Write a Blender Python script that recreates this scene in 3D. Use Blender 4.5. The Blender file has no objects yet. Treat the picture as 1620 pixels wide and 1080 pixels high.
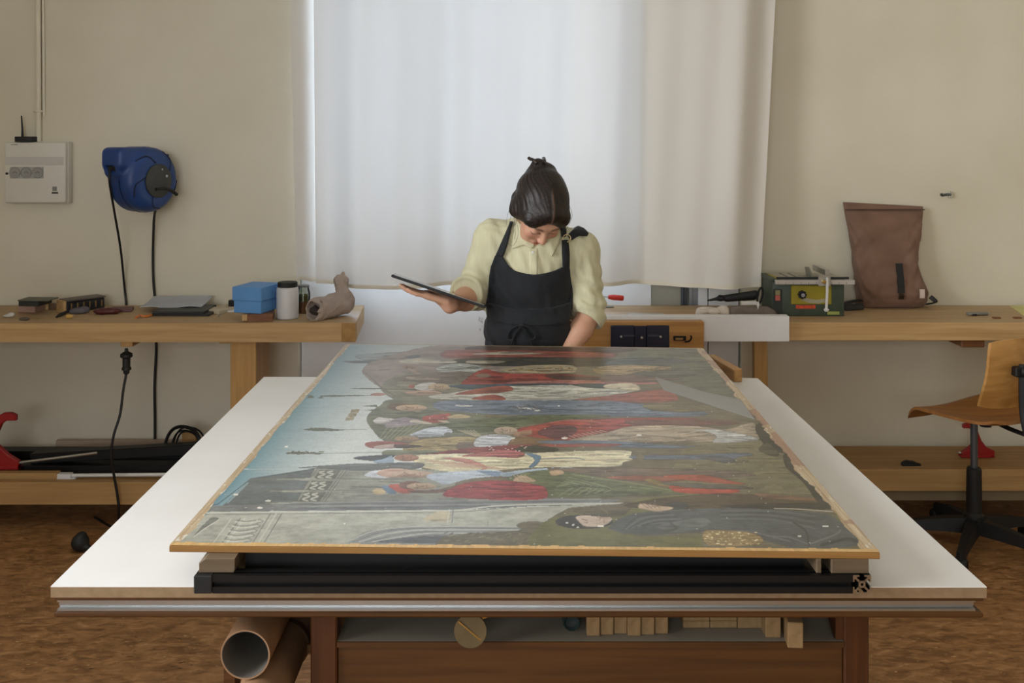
import bpy, bmesh, math, random
import numpy as np
from mathutils import Vector, Matrix
random.seed(7)
SC = bpy.context.scene
COL = SC.collection
PI = math.pi

# ------------------------------------------------------------------ camera
F = 1600.0            # focal length in pixels of a 1620 px wide frame
H = 1.60              # eye height
CX, CY = 810.0, 225.0 # principal point (the horizon lies above the middle: shifted lens)
cam = bpy.data.cameras.new('camera'); cam_o = bpy.data.objects.new('camera', cam); COL.objects.link(cam_o)
cam_o.location = (0, 0, H); cam_o.rotation_euler = (PI/2, 0, 0)
cam.sensor_width = 36.0; cam.lens = F/1620*36.0; cam.shift_y = -(540-CY)/1620.0
cam.clip_start = 0.05
SC.camera = cam_o

# ------------------------------------------------------------------ world, lights, exposure
w = bpy.data.worlds.new('world'); SC.world = w; w.use_nodes = True
w.node_tree.nodes['Background'].inputs[0].default_value = (0.62, 0.74, 1.0, 1)
w.node_tree.nodes['Background'].inputs[1].default_value = 1.0
def area(name, loc, rot, sx, sy, power, col):
    l = bpy.data.lights.new(name, 'AREA'); l.shape = 'RECTANGLE'; l.size = sx; l.size_y = sy
    l.energy = power; l.color = col
    o = bpy.data.objects.new(name, l); COL.objects.link(o); o.location = loc; o.rotation_euler = rot
    return o
# daylight through the left wall's window, the window behind the camera and the curtained window
area('daylight_left', (-2.76, 1.15, 1.95), (0, -PI/2, 0), 1.9, 2.5, 192, (0.95, 0.975, 1.0))
area('daylight_front', (-0.9, -3.22, 2.0), (PI/2, 0, 0), 2.6, 1.6, 92, (0.97, 0.985, 1.0))
area('daylight_back', (-0.19, 5.25, 1.95), (-PI/2, 0, 0), 1.45, 1.9, 96, (0.56, 0.73, 1.0))
SC.view_settings.view_transform = 'Standard'; SC.view_settings.look = 'None'
SC.view_settings.gamma = 1.0; SC.view_settings.use_curve_mapping = False
SC.view_settings.exposure = 0.0

# ------------------------------------------------------------------ helpers
def X(u, Y): return (u-CX)/F*Y
def Z(v, Y): return H-(v-CY)/F*Y
def YB(v, z): return F*(H-z)/(v-CY)

def lin(c):
    c = c/255.0
    return c/12.92 if c <= 0.04045 else ((c+0.055)/1.055)**2.4
def C(r, g, b): return (lin(r), lin(g), lin(b), 1.0)

_M = {}
def mat(name, col, rough=0.6, metal=0.0, col2=None, scale=6.0, stretch=(1, 1, 1), var=0.08, bump=0.0, bscale=None,
        spec=0.5, detail=5.0, coat=0.0, sheen=0.0, lo=0.35, hi=0.65, distort=0.0):
    if name in _M: return _M[name]
    m = bpy.data.materials.new(name); m.use_nodes = True
    nt = m.node_tree; N = nt.nodes; L = nt.links
    b = N['Principled BSDF']
    b.inputs['Roughness'].default_value = rough; b.inputs['Metallic'].default_value = metal
    b.inputs['Specular IOR Level'].default_value = spec
    b.inputs['Coat Weight'].default_value = coat
    b.inputs['Sheen Weight'].default_value = sheen
    tc = N.new('ShaderNodeTexCoord'); mp = N.new('ShaderNodeMapping'); mp.inputs['Scale'].default_value = stretch
    L.new(tc.outputs['Object'], mp.inputs['Vector'])
    nz = N.new('ShaderNodeTexNoise'); nz.inputs['Scale'].default_value = scale; nz.inputs['Detail'].default_value = detail
    nz.inputs['Distortion'].default_value = distort
    L.new(mp.outputs[0], nz.inputs['Vector'])
    if col2 is None:
        c1 = tuple(max(0, x*(1-var)) for x in col[:3])+(1,); c2 = tuple(min(1, x*(1+var)) for x in col[:3])+(1,)
    else: c1, c2 = col, col2
    rp = N.new('ShaderNodeValToRGB'); rp.color_ramp.elements[0].color = c1; rp.color_ramp.elements[1].color = c2
    rp.color_ramp.elements[0].position = lo; rp.color_ramp.elements[1].position = hi
    L.new(nz.outputs['Fac'], rp.inputs['Fac']); L.new(rp.outputs[0], b.inputs['Base Color'])
    if bump:
        bp = N.new('ShaderNodeBump'); bp.inputs['Strength'].default_value = bump; bp.inputs['Distance'].default_value = 0.01
        if bscale:
            n2 = N.new('ShaderNodeTexNoise'); n2.inputs['Scale'].default_value = bscale; n2.inputs['Detail'].default_value = 4
            L.new(mp.outputs[0], n2.inputs['Vector']); L.new(n2.outputs['Fac'], bp.inputs['Height'])
        else: L.new(nz.outputs['Fac'], bp.inputs['Height'])
        L.new(bp.outputs[0], b.inputs['Normal'])
    _M[name] = m
    return m
def wood(name, c1, c2, axis='x', rough=0.5, spec=0.4, s=1.0, bump=0.05):
    st = {'x': (1.2, 22, 22), 'y': (22, 1.2, 22), 'z': (22, 22, 1.2)}[axis]
    return mat(name, c1, rough, col2=c2, scale=2.2*s, stretch=st, bump=bump, spec=spec, detail=6, lo=0.3, hi=0.7, distort=0.6)
def attr_mat(name, rough=0.5, spec=0.5, bump=0.0, bscale=40, stretch=(1, 1, 1), coat=0.0, sub=0.0, distance=0.003):
    if name in _M: return _M[name]
    m = bpy.data.materials.new(name); m.use_nodes = True; nt = m.node_tree; N = nt.nodes; L = nt.links
    b = N['Principled BSDF']; b.inputs['Roughness'].default_value = rough; b.inputs['Specular IOR Level'].default_value = spec
    b.inputs['Coat Weight'].default_value = coat
    if sub: b.inputs['Subsurface Weight'].default_value = sub; b.inputs['Subsurface Scale'].default_value = 0.01
    a = N.new('ShaderNodeAttribute'); a.attribute_name = 'Col'; L.new(a.outputs['Color'], b.inputs['Base Color'])
    if bump:
        tc = N.new('ShaderNodeTexCoord'); mp = N.new('ShaderNodeMapping'); mp.inputs['Scale'].default_value = stretch
        L.new(tc.outputs['Object'], mp.inputs['Vector'])
        nz = N.new('ShaderNodeTexNoise'); nz.inputs['Scale'].default_value = bscale; nz.inputs['Detail'].default_value = 4
        L.new(mp.outputs[0], nz.inputs['Vector'])
        bp = N.new('ShaderNodeBump'); bp.inputs['Strength'].default_value = bump; bp.inputs['Distance'].default_value = distance
        L.new(nz.outputs['Fac'], bp.inputs['Height']); L.new(bp.outputs[0], b.inputs['Normal'])
    _M[name] = m
    return m
def cloth_translucent(name, col, fac=0.5):
    m = bpy.data.materials.new(name); m.use_nodes = True; nt = m.node_tree; N = nt.nodes; L = nt.links
    out = N['Material Output']; b = N['Principled BSDF']; b.inputs['Base Color'].default_value = col
    b.inputs['Roughness'].default_value = 0.9; b.inputs['Specular IOR Level'].default_value = 0.1
    t = N.new('ShaderNodeBsdfTranslucent'); t.inputs['Color'].default_value = col
    mx = N.new('ShaderNodeMixShader'); mx.inputs[0].default_value = fac
    L.new(b.outputs[0], mx.inputs[1]); L.new(t.outputs[0], mx.inputs[2]); L.new(mx.outputs[0], out.inputs['Surface'])
    tc = N.new('ShaderNodeTexCoord'); nz = N.new('ShaderNodeTexNoise'); nz.inputs['Scale'].default_value = 260
    bp = N.new('ShaderNodeBump'); bp.inputs['Strength'].default_value = 0.15; bp.inputs['Distance'].default_value = 0.002
    L.new(tc.outputs['Object'], nz.inputs['Vector']); L.new(nz.outputs['Fac'], bp.inputs['Height'])
    L.new(bp.outputs[0], b.inputs['Normal'])
    return m
def clear_mat(name, col=(1, 1, 1, 1), gloss=0.1, dens=None):
    m = bpy.data.materials.new(name); m.use_nodes = True; nt = m.node_tree; N = nt.nodes; L = nt.links
    out = N['Material Output']; N.remove(N['Principled BSDF'])
    t = N.new('ShaderNodeBsdfTransparent'); t.inputs[0].default_value = col
    g = N.new('ShaderNodeBsdfGlossy'); g.inputs['Roughness'].default_value = 0.05
    fr = N.new('ShaderNodeFresnel'); fr.inputs[0].default_value = 1.45
    mx = N.new('ShaderNodeMixShader'); L.new(fr.outputs[0], mx.inputs[0]); L.new(t.outputs[0], mx.inputs[1]); L.new(g.outputs[0], mx.inputs[2])
    L.new(mx.outputs[0], out.inputs['Surface'])
    return m

class B:
    """collects shapes in world coordinates"""
    def __init__(s, xf=None): s.bm = bmesh.new(); s.xf = xf
    def _new(s, geomverts, xf=None):
        for M_ in (xf, s.xf):
            if M_ is not None: bmesh.ops.transform(s.bm, matrix=M_, verts=geomverts)
    def box(s, x0, x1, y0, y1, z0, z1, bev=0.0, seg=1, xf=None):
        r = bmesh.ops.create_cube(s.bm, size=1.0); vs = r['verts']
        for v in vs:
            v.co = Vector((x0+(v.co.x+.5)*(x1-x0), y0+(v.co.y+.5)*(y1-y0), z0+(v.co.z+.5)*(z1-z0)))
        if bev:
            es = list({e for v in vs for e in v.link_edges})
            r = bmesh.ops.bevel(s.bm, geom=es, offset=bev, segments=seg, affect='EDGES', profile=0.5)
            vs = list({v for f in r['faces'] for v in f.verts} | {v for v in vs if v.is_valid})
            vs = list({v for v0 in vs for f in v0.link_faces for v in f.verts})
        s._new(vs, xf); return s
    def tube(s, pts, r, seg=8, cap=True, xf=None, flat=None):
        pts = [Vector(p) for p in pts]; n = len(pts)
        rr = r if isinstance(r, (list, tuple)) else [r]*n
        t0 = (pts[1]-pts[0]).normalized()
        up = Vector((0, 0, 1)) if abs(t0.z) < .9 else Vector((1, 0, 0))
        nx = t0.cross(up).normalized(); rings = []; allv = []
        for i, p in enumerate(pts):
            t = (pts[min(i+1, n-1)]-pts[max(i-1, 0)]).normalized()
            nx = (nx-t*nx.dot(t)).normalized(); ny = t.cross(nx)
            ring = []
            for k in range(seg):
                a = 2*PI*k/seg; f = 1.0 if flat is None else flat
                ring.append(s.bm.verts.new(p+nx*math.cos(a)*rr[i]+ny*math.sin(a)*rr[i]*f))
            rings.append(ring); allv += ring
        for i in range(n-1):
            for k in range(seg):
                s.bm.faces.new((rings[i][k], rings[i][(k+1) % seg], rings[i+1][(k+1) % seg], rings[i+1][k]))
        if cap:
            s.bm.faces.new(rings[0][::-1]); s.bm.faces.new(rings[-1])
        s._new(allv, xf); return s
    def cyl(s, p0, p1, r0, r1=None, seg=20, xf=None):
        return s.tube([p0, p1], [r0, r0 if r1 is None else r1], seg, xf=xf)
    def lathe(s, prof, center, axis=(0, 0, 1), seg=28, xf=None, closed=False):
        """prof: (r, h) along axis"""
        ax = Vector(axis).normalized(); a = ax.cross(Vector((0, 0, 1)) if abs(ax.z) < .9 else Vector((1, 0, 0))).normalized(); b = ax.cross(a)
        c = Vector(center); rings = []; allv = []
        for r, h in prof:
            if r < 1e-6: v = s.bm.verts.new(c+ax*h); rings.append([v]); allv.append(v)
            else:
                ring = [s.bm.verts.new(c+ax*h+(a*math.cos(2*PI*k/seg)+b*math.sin(2*PI*k/seg))*r) for k in range(seg)]
                rings.append(ring); allv += ring
        pairs = list(zip(rings, rings[1:]))
        if closed: pairs.append((rings[-1], rings[0]))
        for r0, r1 in pairs:
            for k in range(seg):
                k2 = (k+1) % seg
                if len(r0) == 1 and len(r1) == 1: continue
                if len(r0) == 1: s.bm.faces.new((r0[0], r1[k], r1[k2]))
                elif len(r1) == 1: s.bm.faces.new((r0[k], r1[0], r0[k2]))
                else: s.bm.faces.new((r0[k], r1[k], r1[k2], r0[k2]))
        s._new(allv, xf); return s
    def prism(s, pts, y0, y1, bev=0.0, plane='xz', xf=None):
        """outline (a,b) extruded along the third axis"""
        def mk(a, b, c): return {'xz': (a, c, b), 'xy': (a, b, c), 'yz': (c, a, b)}[plane]
        v0 = [s.bm.verts.new(mk(a, b, y0)) for a, b in pts]; v1 = [s.bm.verts.new(mk(a, b, y1)) for a, b in pts]
        n = len(pts)
        f0 = s.bm.faces.new(v0); f1 = s.bm.faces.new(v1[::-1])
        sides = [s.bm.faces.new((v0[i], v1[i], v1[(i+1) % n], v0[(i+1) % n])) for i in range(n)]
        bmesh.ops.recalc_face_normals(s.bm, faces=[f0, f1]+sides)
        vs = v0+v1
        if bev:
            es = list(set(f0.edges) | set(f1.edges))
            r = bmesh.ops.bevel(s.bm, geom=es, offset=bev, segments=1, affect='EDGES', profile=.5)
            vs = list({v for f in r['faces'] for v in f.verts} | {v for v in vs if v.is_valid})
            vs = list({v for v0_ in vs for f in v0_.link_faces for v in f.verts})
        s._new(vs, xf); return s
    def grid(s, P, thick=None, xf=None):
        """P[i][j] points -> sheet; thick=vector function giving a back side"""
        n, m = len(P), len(P[0]); V = [[s.bm.verts.new(p) for p in row] for row in P]; allv = [v for r in V for v in r]
        for i in range(n-1):
            for j in range(m-1): s.bm.faces.new((V[i][j], V[i+1][j], V[i+1][j+1], V[i][j+1]))
        if thick is not None:
            t = Vector(thick); W = [[s.bm.verts.new(Vector(p)+t) for p in row] for row in P]; allv += [v for r in W for v in r]
            for i in range(n-1):
                for j in range(m-1): s.bm.faces.new((W[i][j], W[i][j+1], W[i+1][j+1], W[i+1][j]))
            for i in range(n-1):
                s.bm.faces.new((V[i][0], W[i][0], W[i+1][0], V[i+1][0])); s.bm.faces.new((V[i][-1], V[i+1][-1], W[i+1][-1], W[i][-1]))
            for j in range(m-1):
                s.bm.faces.new((V[0][j], V[0][j+1], W[0][j+1], W[0][j])); s.bm.faces.new((V[-1][j], W[-1][j], W[-1][j+1], V[-1][j+1]))
        s._new(allv, xf); return s
    def loft(s, rings, cap=True, xf=None):
        V = [[s.bm.verts.new(p) for p in r] for r in rings]; k = len(V[0])
        for r0, r1 in zip(V, V[1:]):
            for i in range(k): s.bm.faces.new((r0[i], r0[(i+1) % k], r1[(i+1) % k], r1[i]))
        if cap: s.bm.faces.new(V[0][::-1]); s.bm.faces.new(V[-1])
        s._new([v for r in V for v in r], xf); return s

def put(o, parent=None):
    COL.objects.link(o)
    if parent is not None: o.parent = parent
    return o
def wloc(o):
    p = Vector((0, 0, 0))
    while o is not None: p += o.location; o = o.parent
    return p
def obj(name, b, m, parent=None, smooth=35, loc=None):
    """links the collected shapes as ONE mesh object; origin at parent's origin, or at loc / bottom centre when top level"""
    bm = b.bm; bmesh.ops.recalc_face_normals(bm, faces=bm.faces)
    me = bpy.data.meshes.new(name)
    if parent is not None: base = wloc(parent)
    elif loc is not None: base = Vector(loc)
    else:
        xs = [v.co for v in bm.verts]
        base = Vector(((min(c.x for c in xs)+max(c.x for c in xs))/2, (min(c.y for c in xs)+max(c.y for c in xs))/2, min(c.z for c in xs)))
    bmesh.ops.translate(bm, verts=bm.verts, vec=-base)
    bm.to_mesh(me); bm.free()
    me.materials.append(m)
    if smooth:
        for p in me.polygons: p.use_smooth = True
        me.set_sharp_from_angle(angle=math.radians(smooth))
    o = bpy.data.objects.new(name, me); put(o, parent)
    if parent is None: o.location = base
    return o
def npobj(name, V, faces, m, parent=None, col=None, loc=None):
    me = bpy.data.meshes.new(name); V = np.asarray(V, np.float32)
    base = np.array(wloc(parent) if parent is not None else (loc if loc is not None else (0, 0, 0)), np.float32)
    V = V-base
    faces = np.asarray(faces, np.int32)
    me.vertices.add(len(V)); me.vertices.foreach_set('co', V.ravel())
    k = faces.shape[1]
    me.loops.add(faces.size); me.loops.foreach_set('vertex_index', faces.ravel())
    me.polygons.add(len(faces)); me.polygons.foreach_set('loop_start', np.arange(0, faces.size, k, dtype=np.int32))
    me.polygons.foreach_set('use_smooth', np.ones(len(faces), bool))
    me.update(calc_edges=True); me.validate()
    if col is not None:
        a = me.color_attributes.new('Col', 'FLOAT_COLOR', 'POINT'); a.data.foreach_set('color', np.asarray(col, np.float32).ravel())
    me.materials.append(m)
    o = bpy.data.objects.new(name, me); put(o, parent)
    if parent is None: o.location = [float(q) for q in base]
    return o
def tag(o, label=None, cat=None, group=None, kind=None):
    if label: o['label'] = label
    if cat: o['category'] = cat
    if group: o['group'] = group
    if kind: o['kind'] = kind
    return o
def thing(name, label, cat, loc, group=None):
    o = bpy.data.objects.new(name, None); COL.objects.link(o); o.location = loc; o.empty_display_size = .05
    return tag(o, label, cat, group)
def struct(name, b, m, parent=None, smooth=35):
    o = obj(name, b, m, parent, smooth)
    if parent is None: o['kind'] = 'structure'
    return o
def smooth_path(pts, n=8):
    pts = [Vector(p) for p in pts]; P = [pts[0]*2-pts[1]]+pts+[pts[-1]*2-pts[-2]]; out = []
    for i in range(1, len(P)-2):
        p0, p1, p2, p3 = P[i-1:i+3]
        for k in range(n):
            t = k/n
            out.append(0.5*((2*p1)+(p2-p0)*t+(2*p0-5*p1+4*p2-p3)*t*t+(3*p1-p0-3*p2+p3)*t**3))
    out.append(pts[-1]); return out
def rotz(c, a): return Matrix.Translation(Vector(c)) @ Matrix.Rotation(math.radians(a), 4, 'Z') @ Matrix.Translation(-Vector(c))
def rot(c, a, ax): return Matrix.Translation(Vector(c)) @ Matrix.Rotation(math.radians(a), 4, ax) @ Matrix.Translation(-Vector(c))

# ---- signed-distance volumes, for bodies and cloth
def smin(a, b, k):
    h = np.maximum(k-np.abs(a-b), 0)/k
    return np.minimum(a, b)-h*h*k*.25
def smax(a, b, k): return -smin(-a, -b, k)
class Vol:
    def __init__(s, lo, hi, h):
        s.lo = np.array(lo, np.float32); s.h = h
        n = np.ceil((np.array(hi)-np.array(lo))/h).astype(int)+1
        s.n = n; s.ax = [s.lo[i]+h*np.arange(n[i], dtype=np.float32) for i in range(3)]
        s.f = np.full(n, 1.0, np.float32)
    def grids(s): return s.ax[0][:, None, None], s.ax[1][None, :, None], s.ax[2][None, None, :]
    def sub(s, lo, hi):
        sl = []; 
        for i in range(3):
            a = int(np.clip(np.floor((lo[i]-s.lo[i])/s.h), 0, s.n[i])); b = int(np.clip(np.ceil((hi[i]-s.lo[i])/s.h)+1, 0, s.n[i])); sl.append(slice(a, b))
        return tuple(sl)
    def _g(s, sl): return s.ax[0][sl[0]][:, None, None], s.ax[1][sl[1]][None, :, None], s.ax[2][sl[2]][None, None, :]
    def apply(s, fn, lo, hi, k, mode='add'):
        sl = s.sub(lo, hi)
        if any(q.stop-q.start < 1 for q in sl): return
        d = fn(*s._g(sl)).astype(np.float32)
        if mode == 'add': s.f[sl] = smin(s.f[sl], d, k)
        else: s.f[sl] = smax(s.f[sl], -d, k)
    def cap(s, a, b, r0, r1=None, k=.02, mode='add'):
        a = np.array(a, float); b = np.array(b, float); r1 = r0 if r1 is None else r1; R = max(r0, r1)+k+.03
        ba = b-a; L = max(float(ba@ba), 1e-9)
        def fn(x, y, z):
            t = np.clip(((x-a[0])*ba[0]+(y-a[1])*ba[1]+(z-a[2])*ba[2])/L, 0, 1)
            return np.sqrt((x-a[0]-t*ba[0])**2+(y-a[1]-t*ba[1])**2+(z-a[2]-t*ba[2])**2)-(r0+(r1-r0)*t)
        s.apply(fn, np.minimum(a, b)-R, np.maximum(a, b)+R, k, mode); return s
    def ell(s, c, r, k=.02, R=None, mode='add'):
        c = np.array(c, float); r = np.array(r, float); pad = r.max()+k+.03
        Rm = np.eye(3) if R is None else np.array(R)
        def fn(x, y, z):
            dx, dy, dz = x-c[0], y-c[1], z-c[2]
            lx = Rm[0, 0]*dx+Rm[1, 0]*dy+Rm[2, 0]*dz; ly = Rm[0, 1]*dx+Rm[1, 1]*dy+Rm[2, 1]*dz; lz = Rm[0, 2]*dx+Rm[1, 2]*dy+Rm[2, 2]*dz
            k0 = np.sqrt((lx/r[0])**2+(ly/r[1])**2+(lz/r[2])**2); k1 = np.sqrt((lx/r[0]**2)**2+(ly/r[1]**2)**2+(lz/r[2]**2)**2)+1e-6
            return k0*(k0-1)/k1
        s.apply(fn, c-pad, c+pad, k, mode); return s
    def rbox(s, c, hsz, r, R=None, k=.01, mode='add'):
        c = np.array(c, float); hs = np.array(hsz, float)-r; pad = np.linalg.norm(hsz)+k+.02; Rm = np.eye(3) if R is None else np.array(R)
        def fn(x, y, z):
            dx, dy, dz = x-c[0], y-c[1], z-c[2]
            q = [np.abs(Rm[0, i]*dx+Rm[1, i]*dy+Rm[2, i]*dz)-hs[i] for i in range(3)]
            return np.sqrt(sum(np.maximum(e, 0)**2 for e in q))+np.minimum(np.maximum(np.maximum(q[0], q[1]), q[2]), 0)-r
        s.apply(fn, c-pad, c+pad, k, mode); return s
    def cylr(s, c, axis, R, hh, r, k=.01, mode='add'):
        """rounded cylinder"""
        c = np.array(c, float); ax = np.array(axis, float); ax /= np.linalg.norm(ax); pad = math.hypot(R, hh)+k+.02
        def fn(x, y, z):
            dx, dy, dz = x-c[0], y-c[1], z-c[2]; t = dx*ax[0]+dy*ax[1]+dz*ax[2]
            rad = np.sqrt(np.maximum(dx*dx+dy*dy+dz*dz-t*t, 0)); qx = rad-R+r; qy = np.abs(t)-hh+r
            return np.sqrt(np.maximum(qx, 0)**2+np.maximum(qy, 0)**2)+np.minimum(np.maximum(qx, qy), 0)-r
        s.apply(fn, c-pad, c+pad, k, mode); return s
    def mesh(s):
        f = s.f; neg = f < 0; n = np.array(f.shape)-1
        cnt = np.zeros(n, np.int8)
        for i in (0, 1):
            for j in (0, 1):
                for k in (0, 1): cnt += neg[i:n[0]+i, j:n[1]+j, k:n[2]+k]
        act = (cnt > 0) & (cnt < 8); idx = -np.ones(n, np.int32); I = np.argwhere(act); idx[act] = np.arange(len(I))
        P = np.zeros((len(I), 3), np.float32); W = np.zeros(len(I), np.float32)
        corners = [(i, j, k) for i in (0, 1) for j in (0, 1) for k in (0, 1)]
        for a in corners:
            for ax in range(3):
                if a[ax] == 1: continue
                b = list(a); b[ax] = 1
                fa = f[I[:, 0]+a[0], I[:, 1]+a[1], I[:, 2]+a[2]]; fb = f[I[:, 0]+b[0], I[:, 1]+b[1], I[:, 2]+b[2]]
                cr = (fa < 0) != (fb < 0); t = np.where(cr, fa/np.where(cr, fa-fb, 1), 0)
                p = np.tile(np.array(a, np.float32), (len(I), 1)); p[:, ax] += t
                P += p*cr[:, None]; W += cr
        P = (P/W[:, None]+I)*s.h+s.lo
        quads = []
        for ax in range(3):
            b1, b2 = (ax+1) % 3, (ax+2) % 3
            sl0 = [slice(None)]*3; sl1 = [slice(None)]*3; sl0[ax] = slice(0, -1); sl1[ax] = slice(1, None)
            ch = neg[tuple(sl0)] != neg[tuple(sl1)]; E = np.argwhere(ch)
            E = E[(E[:, b1] > 0) & (E[:, b2] > 0) & (E[:, b1] < n[b1]) & (E[:, b2] < n[b2])]
            def at(d1, d2):
                q = E.copy(); q[:, b1] += d1; q[:, b2] += d2; return idx[q[:, 0], q[:, 1], q[:, 2]]
            Q = np.stack([at(-1, -1), at(0, -1), at(0, 0), at(-1, 0)], 1)
            flip = ~neg[E[:, 0], E[:, 1], E[:, 2]]
            Q[flip] = Q[flip][:, ::-1]; quads.append(Q)
        return P, np.concatenate(quads)
def relax(V, Q, it=1, lam=.5):
    """light smoothing of a quad mesh"""
    for _ in range(it):
        S = np.zeros_like(V); c = np.zeros(len(V), np.float32)
        for i in range(4):
            a, b = Q[:, i], Q[:, (i+1) % 4]
            for k in range(3):
                S[:, k] += np.bincount(a, V[b, k], len(V))+np.bincount(b, V[a, k], len(V))
            c += np.bincount(a, minlength=len(V))+np.bincount(b, minlength=len(V))
        V = V+(S/np.maximum(c, 1)[:, None]-V)*lam
    return V.astype(np.float32)
def wob(x, y, z, seed, freq, n=5):
    r = np.random.RandomState(seed); o = 0
    for i in range(n):
        d = r.normal(size=3)*freq; o = o+np.sin(x*d[0]+y*d[1]+z*d[2]+r.rand()*6.28)
    return o/n
def poly2d(pts, A, Bc):
    """signed distance to polygon in a plane; A, Bc broadcastable coordinates"""
    P = np.array(pts, float); d = None; ins = np.zeros(np.broadcast(A, Bc).shape, bool)
    for i in range(len(P)):
        p, q = P[i], P[(i+1) % len(P)]; e = q-p
        t = np.clip(((A-p[0])*e[0]+(Bc-p[1])*e[1])/max(e@e, 1e-12), 0, 1)
        dd = (A-p[0]-t*e[0])**2+(Bc-p[1]-t*e[1])**2; d = dd if d is None else np.minimum(d, dd)
        c = ((p[1] <= Bc) != (q[1] <= Bc)) & (A < (e[0]*(Bc-p[1])/(e[1] if abs(e[1]) > 1e-12 else 1e-12)+p[0]))
        ins ^= c
    d = np.sqrt(d); return np.where(ins, -d, d)
# ------------------------------------------------------------------ the room
m_wall = mat('cream wall paint', C(212, 204, 181), 0.42, col2=C(222, 215, 195), scale=1.6, bump=0.12, bscale=7, spec=0.35)
m_ceil = mat('ceiling paint', C(225, 220, 208), 0.8)
m_white = mat('white painted board', C(222, 221, 218), 0.45, var=.02)
WY = 4.62; NX0, NX1 = -.975, 1.05
def floor_mat():
    m = bpy.data.materials.new('brown mottled linoleum'); m.use_nodes = True; nt = m.node_tree; N = nt.nodes; L = nt.links
    b = N['Principled BSDF']; b.inputs['Roughness'].default_value = .42; b.inputs['Specular IOR Level'].default_value = .35
    tc = N.new('ShaderNodeTexCoord'); mp = N.new('ShaderNodeMapping'); mp.inputs['Scale'].default_value = (1, 2.2, 1)
    L.new(tc.outputs['Object'], mp.inputs['Vector'])
    def nz(sc, det, dist=0):
        n = N.new('ShaderNodeTexNoise'); n.inputs['Scale'].default_value = sc; n.inputs['Detail'].default_value = det; n.inputs['Distortion'].default_value = dist
        L.new(mp.outputs[0], n.inputs['Vector']); return n
    a = nz(16, 6, .8); r = N.new('ShaderNodeValToRGB'); e = r.color_ramp.elements
    e[0].position = .33; e[0].color = C(128, 90, 54); e[1].position = .62; e[1].color = C(176, 130, 84)
    x = e.new(.75); x.color = C(198, 154, 108)
    L.new(a.outputs['Fac'], r.inputs['Fac'])
    c = nz(48, 3, .4); r2 = N.new('ShaderNodeValToRGB'); r2.color_ramp.elements[0].position = .66; r2.color_ramp.elements[1].position = .74
    L.new(c.outputs['Fac'], r2.inputs['Fac'])
    mx = N.new('ShaderNodeMix'); mx.data_type = 'RGBA'; mx.inputs['B'].default_value = C(206, 170, 124)
    L.new(r2.outputs[0], mx.inputs['Factor']); L.new(r.outputs[0], mx.inputs['A'])
    d = nz(38, 3, .4); r3 = N.new('ShaderNodeValToRGB'); r3.color_ramp.elements[0].position = .65; r3.color_ramp.elements[1].position = .76
    L.new(d.outputs['Fac'], r3.inputs['Fac'])
    mx2 = N.new('ShaderNodeMix'); mx2.data_type = 'RGBA'; mx2.inputs['B'].default_value = C(58, 36, 20)
    n4 = N.new('ShaderNodeMapping'); n4.inputs['Location'].default_value = (7, 3, 0); L.new(tc.outputs['Object'], n4.inputs['Vector'])
    n4.inputs['Scale'].default_value = (1, 2.4, 1); L.new(n4.outputs[0], d.inputs['Vector'])
    L.new(r3.outputs[0], mx2.inputs['Factor']); L.new(mx.outputs['Result'], mx2.inputs['A'])
    L.new(mx2.outputs['Result'], b.inputs['Base Color'])
    return m
struct('floor', B().box(-2.8, 3.4, -3.2, 5.0, -.1, 0), floor_mat(), smooth=0)
struct('ceiling', B().box(-2.9, 3.6, -3.3, 5.1, 3.3, 3.4), m_ceil, smooth=0)
b = B()
b.box(-2.8, NX0, WY, 5.0, 0, 3.3); b.box(NX1, 3.6, WY, 5.0, 0, 3.3); b.box(NX0, NX1, WY, 5.0, 3.0, 3.3)
b.box(NX0, NX1, 4.80, 5.0, 0, 1.05); b.box(.56, NX1, WY, 5.0, 1.05, 3.0); b.box(NX0, -.905, WY, 5.0, 1.05, 3.0)
struct('wall_back', b, m_wall, smooth=0)
b = B(); b.box(-2.8, -2.6, -3.2, -.15, 0, 3.3); b.box(-2.8, -2.6, 2.45, 4.62, 0, 3.3); b.box(-2.8, -2.6, -.15, 2.45, 0, .85); b.box(-2.8, -2.6, -.15, 2.45, 3.05, 3.3)
struct('wall_left', b, m_wall, smooth=0)
struct('wall_right', B().box(3.4, 3.6, -3.2, 4.62, 0, 3.3), m_wall, smooth=0)
b = B(); b.box(-2.6, -2.3, -3.2, -3.0, 0, 3.3); b.box(.5, 3.4, -3.2, -3.0, 0, 3.3); b.box(-2.3, .5, -3.2, -3.0, 0, 1.1); b.box(-2.3, .5, -3.2, -3.0, 2.9, 3.3)
struct('wall_front', b, m_wall, smooth=0)
m_frame = mat('white window frame paint', C(225, 223, 216), .5, var=.02)
m_pane = clear_mat('window glass')
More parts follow.
